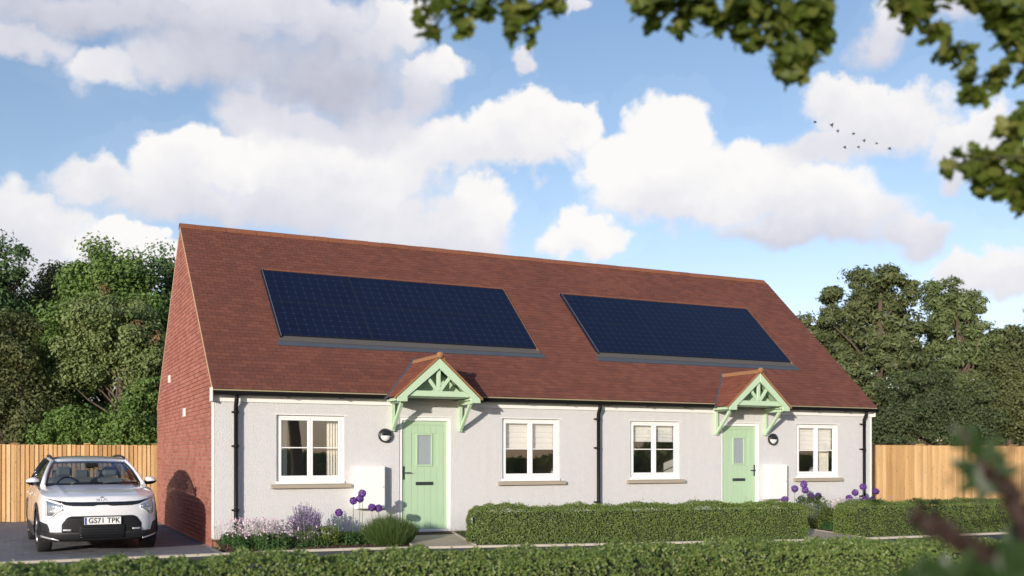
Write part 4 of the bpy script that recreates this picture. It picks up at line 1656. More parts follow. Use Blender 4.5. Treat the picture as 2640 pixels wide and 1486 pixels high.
# ---- bedding plants
def ground_cover(x0, x1, y0, y1, h, n, mat, name, label, cat='plant', fl=None, group=None):
    t = thing(name, ((x0 + x1) / 2, (y0 + y1) / 2, G0), label, cat, group)
    m = 14
    cx_ = rng.uniform(x0, x1, m); cy = rng.uniform(y0, y1, m); ch = rng.uniform(.6, 1.1, m) * h
    i = rng.integers(0, m, n)
    d = rsphere(n)
    d[:, 2] = np.abs(d[:, 2])
    P = np.stack([cx_[i] + d[:, 0] * .15, cy[i] + d[:, 1] * .15, G0 + d[:, 2] * ch[i]], 1)
    P[:, :2] += rng.normal(0, .03, (n, 2))
    leaves('foliage', P, d + rng.normal(0, .5, (n, 3)) + np.array([0, 0, .5]), .045 * rng.uniform(.6, 1.3, n), mat, t)
    if fl:
        nf, fm, zlo, zhi, fs = fl
        j = rng.integers(0, m, nf)
        P2 = np.stack([cx_[j] + rng.normal(0, .13, nf), cy[j] + rng.normal(0, .13, nf), G0 + rng.uniform(zlo, zhi, nf)], 1)
        leaves('flowers', P2, rng.normal(size=(nf, 3)) + np.array([-.4, -.7, .5]), fs * rng.uniform(.6, 1.3, nf), fm, t,
               bv=[(0, -.5, 0), (.45, -.1, .1), (.3, .45, .1), (-.3, .45, .1), (-.45, -.1, .1)], bf=[(0, 1, 2), (0, 2, 3), (0, 3, 4)])
        mm = MB()
        for q in P2[::3]:
            mm.tube([(q[0] + random.uniform(-.04, .04), q[1], G0), tuple(q)], .0014, 3, False)
        mm.build('stems', M['stem'], t)['kind'] = 'stuff'
    return t


def round_shrub(c, r, n, mat, label, leaf=.035, name='shrub', sq=.85):
    t = thing(name, c, label, 'shrub')
    d = rsphere(n)
    rr = rng.uniform(.7, 1, n)[:, None] * r * (1 + .12 * np.sin(d[:, :1] * 7 + d[:, 2:3] * 5))
    P = np.array(c)[None] + np.array([0, 0, r * sq * .7])[None] + d * rr * np.array([1, 1, sq])
    P = P[P[:, 2] > G0]
    leaves('foliage', P, rng.normal(size=P.shape) * .6 + (P - np.array(c)), leaf * rng.uniform(.6, 1.2, len(P)), mat, t)
    mm = MB()
    for k in range(14):
        q = P[rng.integers(0, len(P))]
        mm.tube([c, tuple(q)], .004, 4, False)
    mm.build('stems', M['bark'], t)['kind'] = 'stuff'
    return t


def blade_clump(c, r, h, n, mat, label, name, wid=.10, spread=.9):
    t = thing(name, c, label, 'shrub')
    a = rng.uniform(0, 2 * math.pi, n)
    q = rng.uniform(0, 1, n) ** .6
    base = np.stack([c[0] + .55 * r * q * np.cos(a), c[1] + .55 * r * q * np.sin(a), np.full(n, c[2])], 1)
    lean = q * spread
    L = h * rng.uniform(.8, 1.05, n) * (1 - .38 * q * q)
    up = np.stack([np.cos(a) * np.sin(lean), np.sin(a) * np.sin(lean), np.cos(lean)], 1)
    side = np.stack([-np.sin(a), np.cos(a), 0 * a], 1)
    rot = rng.uniform(-1.2, 1.2, n)
    nn = np.cross(side, up)
    side2 = side * np.cos(rot)[:, None] + nn * np.sin(rot)[:, None]
    n2 = np.cross(side2, up)
    A = np.stack([side2 * wid * .9, up * L[:, None], -n2 * (L * .3)[:, None]], 1)
    # start part of the needles higher up so the clump is full at every height
    base = base + up * (L * rng.uniform(0, .65, n))[:, None]
    A[:, 1] *= .38
    V, F = inst_arrays(BLADE_V, [(0, 1, 2), (0, 2, 3), (3, 2, 4)], base, A)
    o = link('foliage', arrays_mesh('foliage', V, F, mat), t)
    o['kind'] = 'stuff'
    return t


ground_cover(.06, 1.05, -1.15, -.45, .26, 12000, M['lowleaf'], 'flowering_plant', 'low leafy plant with airy pink flowers at the left corner of the house', fl=(850, M['pinkfl'], .20, .50, .027))
ground_cover(1.15, 1.75, -1.0, -.55, .20, 3000, M['lowleaf'], 'flowering_plant', 'small low plant with white and pink flowers beneath the lavender', fl=(170, M['whitefl'], .16, .38, .030))
ground_cover(1.75, 2.45, -.95, -.35, .22, 3600, M['lowleaf'], 'leafy_plant', 'dark green leafy plant below the alliums left of the left door')
round_shrub((1.72, -.78, G0), .25, 2400, M['lime'], 'small rounded yellow green shrub between the lavender and the alliums', .03)
blade_clump((2.74, -1.02, G0), .62, .60, 15000, M['spiky'], 'spiky bright green bush beside the left door path', 'spiky_shrub', .04, .62)


def lavender(c, label):
    t = thing('lavender_plant', c, label, 'plant')
    n = 260
    fl, flN, sm_ = [], [], MB()
    for k in range(n):
        a = random.uniform(0, 2 * math.pi)
        q = random.uniform(0, 1) ** .7
        h = random.uniform(.5, .80) * (1 - .22 * q)
        lean = .55 * q
        top = Vector((c[0] + math.cos(a) * h * math.sin(lean) * 1.1, c[1] + math.sin(a) * h * math.sin(lean) * .7, c[2] + h * math.cos(lean)))
        b0 = Vector((c[0] + .12 * q * math.cos(a), c[1] + .12 * q * math.sin(a), c[2]))
        mid = b0.lerp(top, .55) + Vector((0, 0, .02))
        sm_.tube([b0, mid, top], [.003, .0025, .0015], 3, False)
        if random.random() < .68:
            for j in range(22):
                t_ = random.uniform(.66, 1.0)
                p = mid.lerp(top, (t_ - .55) / .45)
                fl.append(tuple(p + Vector((random.gauss(0, .007), random.gauss(0, .007), 0))))
    sm_.build('stems', M['greystem'], t)['kind'] = 'stuff'
    fl = np.array(fl)
    leaves('flower_spikes', fl, rng.normal(size=fl.shape), .024, M['lav'], t)
    nb = 1500
    a = rng.uniform(0, 6.28, nb)
    r_ = rng.uniform(0, 1, nb) ** .5 * .24
    P = np.stack([c[0] + r_ * np.cos(a), c[1] + r_ * np.sin(a), c[2] + rng.uniform(.02, .42, nb) * (1 - r_ * 1.6)], 1)
    leaves('foliage', P, rng.normal(size=P.shape) + np.array([0, -.5, 0]), .045, M['greystem'], t, bv=[(0, -.5, 0), (.1, 0, 0), (0, .5, 0), (-.1, 0, 0)])


lavender((1.36, -.82, G0), 'tall lavender with pale purple spikes under the leftmost window')

ah = MB()


def allium(x, y, z, r, label, group):
    t = thing('allium_flower', (x, y, G0), label, 'flower', group)
    lean = random.uniform(-.03, .03)
    MB().tube([(x + lean, y + .01, G0), (x + lean * .4, y, (z + G0) / 2), (x, y, z - r * .8)], .0045, 6).build('stem', M['stem'], t)
    m = MB()
    # flower head: core and florets
    n = 260
    d = rsphere(n)
    P = np.array([(x, y, z)]) + d * r * rng.uniform(.80, 1.0, (n, 1))
    leaves('flower_head', P, d + rng.normal(0, .35, d.shape), .026, M['allium'], t, kind=None,
           bv=[(0, -.5, 0), (.4, -.1, .12), (.28, .45, .12), (-.28, .45, .12), (-.4, -.1, .12)], bf=[(0, 1, 2), (0, 2, 3), (0, 3, 4)])
    return t


GA, GB = 'purple alliums left of the left door', 'purple alliums right of the right door'
for (x, z, lb) in ((1.90, .446, 'lone leftmost purple allium beside the lime shrub, left of the left door'),
                   (2.15, .636, 'purple allium just left of the closely paired tall heads near the left meter box'),
                   (2.265, .668, 'purple allium tucked under the tallest head near the left meter box'),
                   (2.30, .758, 'tallest purple allium in front of the left meter box edge'),
                   (2.465, .519, 'left one of the two low purple alliums above the spiky bush'),
                   (2.592, .502, 'right one of the two low purple alliums above the spiky bush')):
    allium(x, -.9 + random.uniform(-.03, .03), z, .064, lb, GA)
for (x, z, lb) in ((11.30, .49, 'leftmost low purple allium under the right meter box'),
                   (11.54, .709, 'purple allium just right of the right meter box, second from left'),
                   (11.80, .803, 'tallest purple allium beneath the rightmost window sill'),
                   (11.845, .682, 'purple allium directly under the tallest one below the rightmost window'),
                   (12.02, .538, 'left one of the touching pair of low alliums below the rightmost window'),
                   (12.18, .546, 'right one of the touching pair of low alliums below the rightmost window'),
                   (13.08, .487, 'low purple allium left of the right downpipe above pink flowers'),
                   (13.21, .605, 'mid height purple allium left of the right downpipe'),
                   (13.45, .727, 'tallest purple allium in front of the right downpipe'),
                   (13.50, .455, 'low purple allium at the foot of the right downpipe'),
                   (13.73, .434, 'low purple allium in front of the right house corner'),
                   (13.82, .620, 'rightmost tall purple allium in front of the fence edge')):
    allium(x, -1.0 + random.uniform(-.03, .03), z, .074, lb, GB)

# right bed
round_shrub((11.68, -1.35, G0), .42, 4200, M['lime'], 'rounded yellow green shrub beneath the right meter box', .04, sq=1.0)
round_shrub((12.25, -1.35, G0), .32, 2600, M['lime'], 'small yellow green shrub below the rightmost window', .04)
ground_cover(12.3, 13.1, -1.7, -1.2, .42, 6000, M['lowleaf'], 'flowering_plant', 'plant with dense white and pink flowers below the rightmost window', fl=(600, M['whitefl'], .32, .62, .038))
ground_cover(13.1, 13.8, -1.3, -.8, .36, 2500, M['lowleaf'], 'flowering_plant', 'plant with airy lilac flowers at the right corner of the house', fl=(420, M['lav'], .3, .62, .034))
ground_cover(11.6, 12.9, -2.3, -1.6, .22, 6000, M['lowleaf'], 'leafy_plant', 'dark green ground hugging plant beside the right path')


def grass_patch(x0, x1, y0, y1, n, label):
    P = np.stack([rng.uniform(x0, x1, n), rng.uniform(y0, y1, n), np.full(n, G0)], 1)
    P[:, 2] = np.interp(-P[:, 1], [0, .55, 2.0], [-.012, -.052, -.12])
    P = P[P[:, 1] > np.array([kerb_y(x) + .06 for x in P[:, 0]])]
    n = len(P)
    a = rng.uniform(0, 6.28, n)
    h = rng.uniform(.03, .06, n)
    A = np.stack([np.stack([np.cos(a), np.sin(a), 0 * a], 1) * .06, np.stack([rng.normal(0, .3, n), rng.normal(0, .3, n), np.ones(n)], 1) * h[:, None], np.stack([-np.sin(a), np.cos(a), 0 * a], 1) * .06], 1)
    V, F = inst_arrays(BLADE_V, [(0, 1, 2), (0, 2, 3), (3, 2, 4)], P, A)
    o = link('grass', arrays_mesh('grass', V, F, M['grass']))
    tag(o, label, 'grass', kind='stuff')


grass_patch(4.32, 10.35, -1.9, -.02, 22000, 'short lawn strip between the house wall and the middle hedge')
grass_patch(11.5, 24, -3.1, 1.9, 26000, 'short lawn beside the right door path behind the right hedge')

# bark chips on the left bed
n = 2600
P = np.stack([rng.uniform(.05, 3.2, n), rng.uniform(-1.3, -.02, n), rng.uniform(0,1,n)*0-.010], 1)
P[:, 2] = np.interp(-P[:, 1], [0, .55, 1.36], [-.008, -.045, -.115])
A = frames(rng.normal(size=(n, 3)) + np.array([0, 0, 2])) * rng.uniform(.02, .045, (n, 1, 1))
V, F = inst_arrays([(-.5, -.25, 0), (.5, -.2, 0), (.45, .25, .05), (-.5, .2, .1)], [(0, 1, 2), (0, 2, 3)], P, A)
M['chip'] = mat_pieces('bark_chip', [(.07, .035, .02), (.13, .07, .04), (.10, .05, .03)], .95, .2, 3, .3)
o = link('bark_chips', arrays_mesh('bark_chips', V, F, M['chip']))
tag(o, 'brown bark chips strewn over the left flower bed', 'bark chips', kind='stuff')


# ================================================================== CAR
def build_car():
    mp, mN, mb, mo = new_mat('car_white_paint')
    mb.inputs['Base Color'].default_value = (.76, .76, .77, 1)
    mb.inputs['Roughness'].default_value = .28
    mb.inputs['Coat Weight'].default_value = 1
    mb.inputs['Coat Roughness'].default_value = .03
    paint = mp
    clad = mat_plain('car_grey_cladding', (.016, .0165, .018), .55, .1, 8, .2, 120)
    gloss = mat_plain('car_gloss_black', (.008, .008, .009), .12, .1, 3, coat=.6)
    dark = mat_plain('car_intake_black', (.004, .004, .005), .7, .1, 4)
    silver = mat_plain('car_silver_trim', (.62, .62, .62), .3, .05, 5, metal=.5)
    rub = mat_plain('car_tyre_rubber', (.016, .016, .017), .85, .15, 9)
    rimm = mat_plain('car_alloy', (.35, .35, .36), .35, .1, 5, metal=.9)
    glass = mat_glass('car_glass', (.55, .62, .66), 1.8)
    tglass = mat_glass('car_dark_glass', (.42, .46, .48), 1.3)
    lampg = mat_glass('car_lamp_lens', (.92, .95, .97), 1.6)
    seat = mat_plain('car_seat_cloth', (.30, .29, .27), .9, .06, 8)
    trim = mat_plain('car_interior', (.05, .05, .055), .8, .1, 5)
    chrome = mat_plain('car_reflector', (.45, .48, .52), .25, .1, 20, metal=.7)
    t = thing('parked_car', (-1.715, -.565, G0), 'white crossover car parked on the drive facing the viewer', 'car', rz=R(2.3))

    OUT = [(0, 0), (.22, .006), (.42, .030), (.58, .075), (.70, .150), (.785, .26), (.835, .40), (.868, .60), (.888, .87), (.893, 1.25), (.895, 1.8), (.895, 2.5), (.895, 3.1), (.893, 3.59), (.875, 3.95), (.82, 4.20), (.68, 4.34), (.40, 4.40), (0, 4.42)]
    half = catmull(OUT, 5)
    # y of front face at a given |x|
    fx = [(p[0], p[1]) for p in half if p[1] < .60]

    def front_y(x, z):
        y = interp(fx, min(abs(x), fx[-1][0]))
        return y + foff(z)

    FO = [(.19, .10), (.25, .045), (.33, .012), (.45, .004), (.58, .0), (.70, .004), (.78, .018), (.83, .040), (.87, .075)]
    SO = [(.19, .05), (.28, .02), (.40, .0), (.62, .0), (.80, .012), (.88, .030), (1.0, .060), (1.06, .085)]

    def foff(z): return interp(FO, z)

    def soff(z): return interp(SO, z)
    n = len(half)

    def topz(p):
        x, y = p
        return interp([(0, .862), (.10, .866), (.3, .885), (.6, .925), (1.0, .975), (1.4, 1.0), (2.4, 1.02), (3.6, 1.06), (4.2, 1.08), (4.42, 1.08)], y)
    NV = 22
    rowsL = []
    wy = (.875, 3.575)
    RA = .385
    for j in range(NV + 1):
        row_ = []
        for p in half:
            x, y = p
            zt = topz(p)
            zb = .250 if y < .9 else .265
            z = zb + (zt - zb) * j / NV
            fr = max(0.0, 1 - y / .55)
            rr_ = max(0.0, (y - 3.9) / .5)
            o_f, o_s = foff(z), soff(z)
            yy = y + o_f * (1 - min(1, x / .86) ** 6 * .6) * (1 if y < 1 else 0) * min(1, fr * 1.6) - (o_f * .8 * min(1, rr_ * 2) if y > 3.9 else 0)
            sidef = min(1.0, x / .60) ** 2
            xx_ = x - o_s * sidef
            # wheel arch lips pushed to a true circle
            for w_ in wy:
                dx, dz = yy - w_, z - .335
                r_ = math.hypot(dx, dz)
                if x > .7 and RA - .035 < r_ < RA + .02 and z > .2:
                    yy = w_ + dx / r_ * RA
                    z = .335 + dz / r_ * RA
            row_.append((xx_, yy, z))
        rowsL.append(row_)
    b = MB()
    full_rows = [[(-x, y, z) for x, y, z in reversed(r_[1:])] + list(r_) for r_ in rowsL]
    h, wd = len(full_rows), len(full_rows[0])
    vs = [p for r_ in full_rows for p in r_]
    fs = []
    for i in range(h - 1):
        for j in range(wd - 1):
            q = (i * wd + j, i * wd + j + 1, (i + 1) * wd + j + 1, (i + 1) * wd + j)
            c = [sum(vs[k][m] for k in q) / 4 for m in range(3)]
            if abs(c[0]) > .68 and any(math.hypot(c[1] - w_, c[2] - .335) < RA for w_ in wy): continue
            fs.append(q)
    b.add(vs, fs, True)
    # bonnet and shoulder deck closing the top
    top_r = rowsL[-1]
    hoodc = [(.04, .868), (.12, .893), (.30, .930), (.60, .980), (.90, 1.018), (1.12, 1.045), (1.25, 1.05)]
    NX = 15

    def side_at(y):
        best = [p for p in top_r if p[0] > .0]
        for a, c in zip(best, best[1:]):
            if a[1] <= y <= c[1] and c[1] > a[1]:
                k_ = (y - a[1]) / (c[1] - a[1])
                return (a[0] + (c[0] - a[0]) * k_, a[2] + (c[2] - a[2]) * k_)
        return (best[-1][0], best[-1][2])

    def hood_z(x, y):
        sx, sz = side_at(max(y, top_r[1][1]))
        hz = interp(hoodc, y)
        u = min(1, abs(x) / max(sx, .01))
        base_ = sz + (hz - sz) * (1 - u ** 3.2)
        crease = .010 * math.exp(-((abs(x) - .52 - .05 * y) / .05) ** 2) * min(1, y / .3)
        return base_ + crease
    G = []
    ys = [top_r[0][1] + .0] + [.085, .10, .13, .17, .22, .29, .38, .50, .65, .80, .95, 1.08, 1.16, 1.22]
    NXH = 28
    for y in ys:
        r_ = []
        sx, sz = side_at(max(y, .08))
        if y <= .09:
            pass
        for i in range(-NXH, NXH + 1):
            u = i / NXH
            uu = math.sin(u * math.pi / 2) * .25 + u * .75
            x = uu * sx
            yl = max(y, interp([(q[0], q[1]) for q in top_r if q[1] < 1.3], abs(x)))
            r_.append((x, yl, hood_z(x, yl) if abs(u) < 1 else interp([(q[0], q[2]) for q in top_r if q[1] < 1.3], abs(x))))
        G.append(r_)
    body = b.build('body', paint, t, local=True)
    hb = MB().grid(G, True).build('bonnet', paint, t, local=True)
    # deck strip beside and behind the cabin
    G = []
    for i, y in enumerate([1.22, 1.6, 2.2, 2.8, 3.4, 3.8, 4.1, 4.25, 4.35]):
        sx, sz = side_at(y)
        cx_ = interp([(1.2, .70), (1.6, .80), (2.4, .84), (3.4, .83), (4.0, .74), (4.25, .60), (4.35, .4)], y)
        G.append([(-sx, y, sz), (-cx_, y, sz + .012)])
    MB().grid(G, True).grid([[(-a[0], a[1], a[2]) for a in r_] for r_ in G], True).grid([[(-.74, 4.0, 1.09), (0, 4.0, 1.09), (.74, 4.0, 1.09)], [(-.60, 4.25, 1.09), (0, 4.28, 1.09), (.60, 4.25, 1.09)], [(-.4, 4.34, 1.085), (0, 4.40, 1.085), (.4, 4.34, 1.085)]], True).build('shoulder', paint, t, local=True)
    MB().box(-.80, .80, .30, 4.2, .19, .24).build('underbody', dark, t, local=True)
    MB().box(-.60, .60, .25, 1.15, .24, .80).build('engine_bay', dark, t, local=True)

    # ---- cabin
    def ws(u, v):   # u -1..1 across, v 0 base..1 top
        hb_, ht = .735, .565
        hwid = hb_ + (ht - hb_) * v
        x = u * hwid
        y0 = 1.08 + .16 * u * u
        y1 = 1.90 + .10 * u * u
        z0, z1 = 1.035, 1.415 - .015 * u * u
        y = y0 + (y1 - y0) * v
        z = z0 + (z1 - z0) * v + .035 * math.sin(math.pi * v)
        return (x, y, z)
    G = [[ws(-1 + 2 * i / 20, j / 10) for i in range(21)] for j in range(11)]
    MB().grid(G).build('windscreen', glass, t, local=True)
    # black band along the screen top and base
    for (v0, v1, nm) in ((.90, 1.0, 'screen_band'), (-.02, .055, 'scuttle')):
        G = [[tuple(np.array(ws(-1 + 2 * i / 20, v)) + np.array((0, -.004, .004))) for i in range(21)] for v in (v0, v1)]
        MB().grid(G).build(nm, gloss, t, local=True)
    MB().box(-.10, .10, 1.60, 1.76, 1.315, 1.385).build('sensor_housing', gloss, t, .01, local=True)
    # roof
    def roof_w(y): return interp([(1.90, .565), (2.1, .60), (2.6, .615), (3.4, .605), (3.9, .57), (4.12, .53)], y)
    def roof_e(y): return interp([(1.90, 1.405), (2.1, 1.437), (2.6, 1.470), (3.2, 1.468), (3.8, 1.435), (4.12, 1.395)], y)
    def roof_c(y): return interp([(1.90, 1.418), (2.05, 1.452), (2.3, 1.492), (2.7, 1.512), (3.2, 1.510), (3.8, 1.47), (4.12, 1.42)], y)
    G = []
    for y in (1.90, 1.97, 2.05, 2.15, 2.3, 2.5, 2.8, 3.2, 3.6, 3.9, 4.12):
        r_ = []
        for i in range(-12, 13):
            u = i / 12
            yy = y + (.10 * u * u if y < 2.0 else 0)
            r_.append((u * roof_w(y), yy, roof_e(y) + (roof_c(y) - roof_e(y)) * (1 - abs(u) ** 2.6)))
        G.append(r_)
    MB().grid(G).build('roof', paint, t, local=True)
    MB().grid([[(x, y, z - .03) for x, y, z in r_] for r_ in G]).build('headlining', seat, t, local=True)
    for s_ in (-1, 1):
        # side glass, pillars
        base_ = [(1.26, .785, 1.03), (1.7, .84, 1.035), (2.4, .855, 1.045), (3.1, .85, 1.06), (3.7, .80, 1.08), (4.05, .70, 1.10)]
        top_ = [(1.98, .585, 1.405), (2.1, .602, 1.432), (2.5, .618, 1.462), (3.1, .612, 1.462), (3.7, .582, 1.435), (3.98, .55, 1.40)]
        for (k0, k1, nm) in ((0, 2, 'front'), (2, 3, 'rear'), (3, 5, 'quarter')):
            G = [[(s_ * q[1], q[0], q[2]) for q in base_[k0:k1 + 1]], [(s_ * ((a[1] + c[1]) / 2 + .02), (a[0] + c[0]) / 2, (a[2] + c[2]) / 2) for a, c in zip(base_[k0:k1 + 1], top_[k0:k1 + 1])], [(s_ * q[1], q[0], q[2]) for q in top_[k0:k1 + 1]]]
            MB().grid(G).build('side_window', tglass, t, local=True)
        A0 = np.array((s_ * .765, 1.225, 1.015)); A1 = np.array((s_ * .585, 1.985, 1.418))
        m = MB()
        pa = [A0, (A0 * .66 + A1 * .34) + np.array((s_ * .008, 0, .026)), (A0 * .33 + A1 * .67) + np.array((s_ * .008, 0, .026)), A1, (s_ * .606, 2.15, 1.447), (s_ * .622, 2.6, 1.475), (s_ * .612, 3.3, 1.468), (s_ * .58, 3.9, 1.425)]
        m.tube([tuple(p) for p in pa], [.042, .034, .030, .028, .024, .022, .022, .022], 10)
        m.build('window_pillar', paint, t, local=True)
        m = MB().tube([tuple(np.array(ws(s_ * .975, v)) + np.array((0, -.003, .006))) for v in (0, .25, .5, .75, 1)], .013, 6)
        m.build('screen_seal', gloss, t, local=True)
        for (b0, t0) in (((.855, 2.4, 1.045), (.617, 2.5, 1.462)), ((.848, 3.15, 1.06), (.610, 3.15, 1.462)), ((.73, 3.98, 1.09), (.56, 3.92, 1.41))):
            MB().tube([(s_ * b0[0], b0[1], b0[2]), (s_ * (b0[0] + t0[0]) / 2 + s_ * .022, (b0[1] + t0[1]) / 2, (b0[2] + t0[2]) / 2), (s_ * t0[0], t0[1], t0[2])], .030, 8).build('window_pillar', gloss, t, local=True)
        # roof rail
        m = MB().tube([(s_ * .575, 2.08, 1.442), (s_ * .578, 2.25, 1.485), (s_ * .575, 2.7, 1.512), (s_ * .57, 3.3, 1.510), (s_ * .535, 3.75, 1.478), (s_ * .53, 3.85, 1.45)], [.014, .019, .019, .019, .019, .012], 8)
        m.build('roof_rail', clad, t, local=True)
        # mirror
        mm = MB()
        prof = []
        cxm, cym, czm = s_ * .905, 1.42, 1.095
        G = []
        for i in range(13):
            th_ = math.pi * i / 12
            r_ = []
            for j in range(17):
                ph = 2 * math.pi * j / 16
                sx_ = .098 * (1 if s_ * math.sin(th_) * math.cos(ph) < 0 else 1)
                x = cxm + .100 * math.sin(th_) * math.cos(ph) * (1.0)
                y = cym - .09 * math.cos(th_)
                z = czm + .058 * math.sin(th_) * math.sin(ph) * (1.15 - .25 * s_ * math.cos(ph))
                r_.append((x, y, z))
            G.append(r_)
        mir = MB().grid(G).build('wing_mirror', paint, t, local=True)
        MB().tube([(s_ * .78, 1.40, 1.035), (s_ * .84, 1.41, 1.045), (s_ * .90, 1.42, 1.052)], [.024, .022, .02], 8).build('mirror_stalk', gloss, mir, local=True)
        G2 = [[(x, y - .002, min(z, czm - .008) - .003) for x, y, z in r_] for r_ in G]
        MB().grid([[(x + (x - cxm) * .03, y, z) for x, y, z in r_] for r_ in G2]).build('mirror_base', gloss, mir, local=True)
    # rear screen
    G = [[(u * (.70 if v == 0 else .53), 4.24 - .15 * v - .03 * u * u, 1.10 + .30 * v) for u in (-1, -.5, 0, .5, 1)] for v in (0, 1)]
    MB().grid(G).build('rear_window', glass, t, local=True)

    # ---- patches that follow the nose
    def patch(name, xs_, topf, botf, mat, e=.004, nv=4, depth=0.0, thick=True, par=t):
        G = []
        for j in range(nv + 1):
            r_ = []
            for x in xs_:
                zt, zb_ = topf(abs(x)), botf(abs(x))
                z = zb_ + (zt - zb_) * j / nv
                r_.append((x, front_y(x, z) - e + depth, z))
            G.append(r_)
        m = MB().grid(G)
        o = m.build(name, mat, par, local=True)
        if thick:
            md = o.modifiers.new('s', 'SOLIDIFY')
            md.thickness = .012
            md.offset = -1
        return o
    lin = lambda a, c, k: [a + (c - a) * i / k for i in range(k + 1)]
    tp = [(0, .800), (.30, .800), (.50, .806), (.65, .832), (.78, .862)]
    bt = [(0, .752), (.080, .752), (.125, .737), (.42, .742), (.52, .757), (.65, .815), (.78, .856)]
    patch('upper_grille', lin(-.77, .77, 66), lambda x: interp(tp, x), lambda x: interp(bt, x), gloss, .006)
    # recessed lower intake
    it = [(0, .588), (.44, .588), (.50, .565), (.565, .475), (.575, .46)]
    patch('lower_intake', lin(-.572, .572, 50), lambda x: interp(it, x), lambda x: .30 if x < .5 else .335, dark, .005)
    patch('bumper_skirt', lin(-.845, .845, 70), lambda x: .345 + (.0 if x < .60 else 0), lambda x: interp([(0, .195), (.5, .20), (.62, .215), (.85, .262)], x), clad, .008)
    patch('centre_grille', lin(-.33, .33, 20), lambda x: .445, lambda x: .245, dark, .013)
    for k in range(5):
        zc_ = .262 + k * .038
        patch('grille_slat', lin(-.32, .32, 16), lambda x: zc_ + .005, lambda x: zc_ - .005, gloss, .020, 1)
    for s_ in (-1, 1):
        xs_ = [s_ * v for v in lin(.44, .555, 8)]
        if s_ < 0: xs_ = xs_[::-1]
        patch('fog_bar', xs_, lambda x: .392, lambda x: .364, silver, .020, 1)
        xs_ = [s_ * v for v in lin(.60, .845, 14)]
        if s_ < 0: xs_ = xs_[::-1]
        patch('silver_trim', xs_, lambda x: interp([(.6, .222), (.85, .292)], x), lambda x: interp([(.6, .205), (.85, .262)], x), silver, .016, 1)
        # cladding wings on the bumper corner
        xs_ = [s_ * v for v in lin(.735, .852, 12)]
        if s_ < 0: xs_ = xs_[::-1]
        patch('corner_cladding', xs_, lambda x: interp([(.735, .40), (.76, .47), (.85, .50)], x), lambda x: .335, clad, .007)
        # headlight: bowl, lens, modules, daytime strip
        tpL = [(.548, .752), (.66, .782), (.785, .828)]
        btL = [(.548, .690), (.635, .645), (.690, .585), (.785, .588)]
        xs_ = [s_ * v for v in lin(.552, .782, 16)]
        if s_ < 0: xs_ = xs_[::-1]
        hl = patch('headlight', xs_, lambda x: interp(tpL, x), lambda x: interp(btL, x), chrome, .003)
        patch('lens', xs_, lambda x: interp(tpL, x), lambda x: interp(btL, x), lampg, .022, thick=False, par=hl)
        for (xa, xb, za, zb_) in ((.585, .64, .700, .748), (.66, .715, .700, .765), (.70, .755, .635, .680)):
            q = sorted((s_ * xa, s_ * xb))
            patch('led_module', lin(q[0], q[1], 3), lambda x: zb_, lambda x: za, silver, .013, 1, par=hl)
        pl = [(.770, .815), (.770, .592), (.695, .588), (.640, .650), (.560, .690)]
        m = MB().tube([(s_ * x, front_y(x, z) - .026, z) for x, z in pl], .0075, 6)
        m.build('daytime_strip', M['white'], hl, local=True)
    # number plate
    yp = front_y(.0, .51) - .030
    pl = MB().box(-.262, .262, yp, yp + .012, .457, .570).build('number_plate', M['white'], t, .004, local=True)
    blue = mat_plain('plate_blue', (.03, .08, .35), .4, .02, 5)
    MB().box(-.258, -.228, yp - .0016, yp - .0004, .461, .566).build('plate_band', blue, pl, local=True)
    rotm = Matrix.Translation((.020, yp - .0012, .5135)) @ Matrix.Rotation(R(90), 4, 'X')
    blk = mat_plain('plate_black', (.006, .006, .006), .5, .02, 5)
    text_obj('registration', 'GS71 TPK', .112, blk, pl, rotm, local=True, depth=.0008, spacing=1.06, xs=.90, bold=.0022)['kind'] = 'stuff'
    # maker's emblem on the bonnet edge: joined letter strokes
    m = MB()
    def stroke(x0, z0, x1, z1, w_=.0034):
        d = Vector((x1 - x0, 0, z1 - z0)).normalized()
        nn = Vector((-d.z, 0, d.x)) * w_
        P_ = []
        for (x, z) in ((x0 - nn.x, z0 - nn.z), (x1 - nn.x, z1 - nn.z), (x1 + nn.x, z1 + nn.z), (x0 + nn.x, z0 + nn.z)):
            P_.append((x, front_y(x, .814 + z) - .004, .814 + z))
        m.add(P_, [(0, 1, 2, 3)])
    H_ = .034
    stroke(-.075, 0, -.075, H_); stroke(-.070, .012, -.034, H_); stroke(-.058, .018, -.034, 0)
    stroke(-.032, 0, .0, H_) if False else stroke(-.012, 0, -.012, H_)
    stroke(-.012, 0, .020, H_) if False else None
    stroke(.012, 0, .040, H_); stroke(.040, H_, .070, 0)
    m.build('emblem', mat_plain('emblem_grey', (.10, .11, .13), .3, .02, 5, metal=.6), t, local=True)

    # ---- wheels
    for (sx_, wy_) in ((-1, wy[0]), (1, wy[0]), (-1, wy[1]), (1, wy[1])):
        c = (sx_ * .770, wy_, .330)
        prof = [(.215, -.100), (.300, -.105), (.322, -.095), (.330, -.075), (.331, 0), (.330, .075), (.322, .095), (.300, .105), (.215, .100)]
        wh = MB().lathe(prof, c, 'x', 44).build('wheel', rub, t, local=True)
        rim = MB().lathe([(.218, sx_ * .095), (.205, sx_ * .085), (.195, sx_ * .04), (.06, sx_ * .06), (.04, sx_ * .085), (.001, sx_ * .088)], c, 'x', 36)
        rim.build('rim', gloss, wh, local=True)
        m = MB()
        for k in range(5):
            a = 2 * math.pi * k / 5 + .3
            u_ = Vector((0, math.cos(a), math.sin(a)))
            p0, p1 = Vector(c) + u_ * .03 + Vector((sx_ * .092, 0, 0)), Vector(c) + u_ * .208 + Vector((sx_ * .094, 0, 0))
            m.tube([p0, p1], [.028, .020], 6)
        m.build('spoke', rimm, wh, local=True)
        # arch lining and grey arch lip
        m = MB()
        G = []
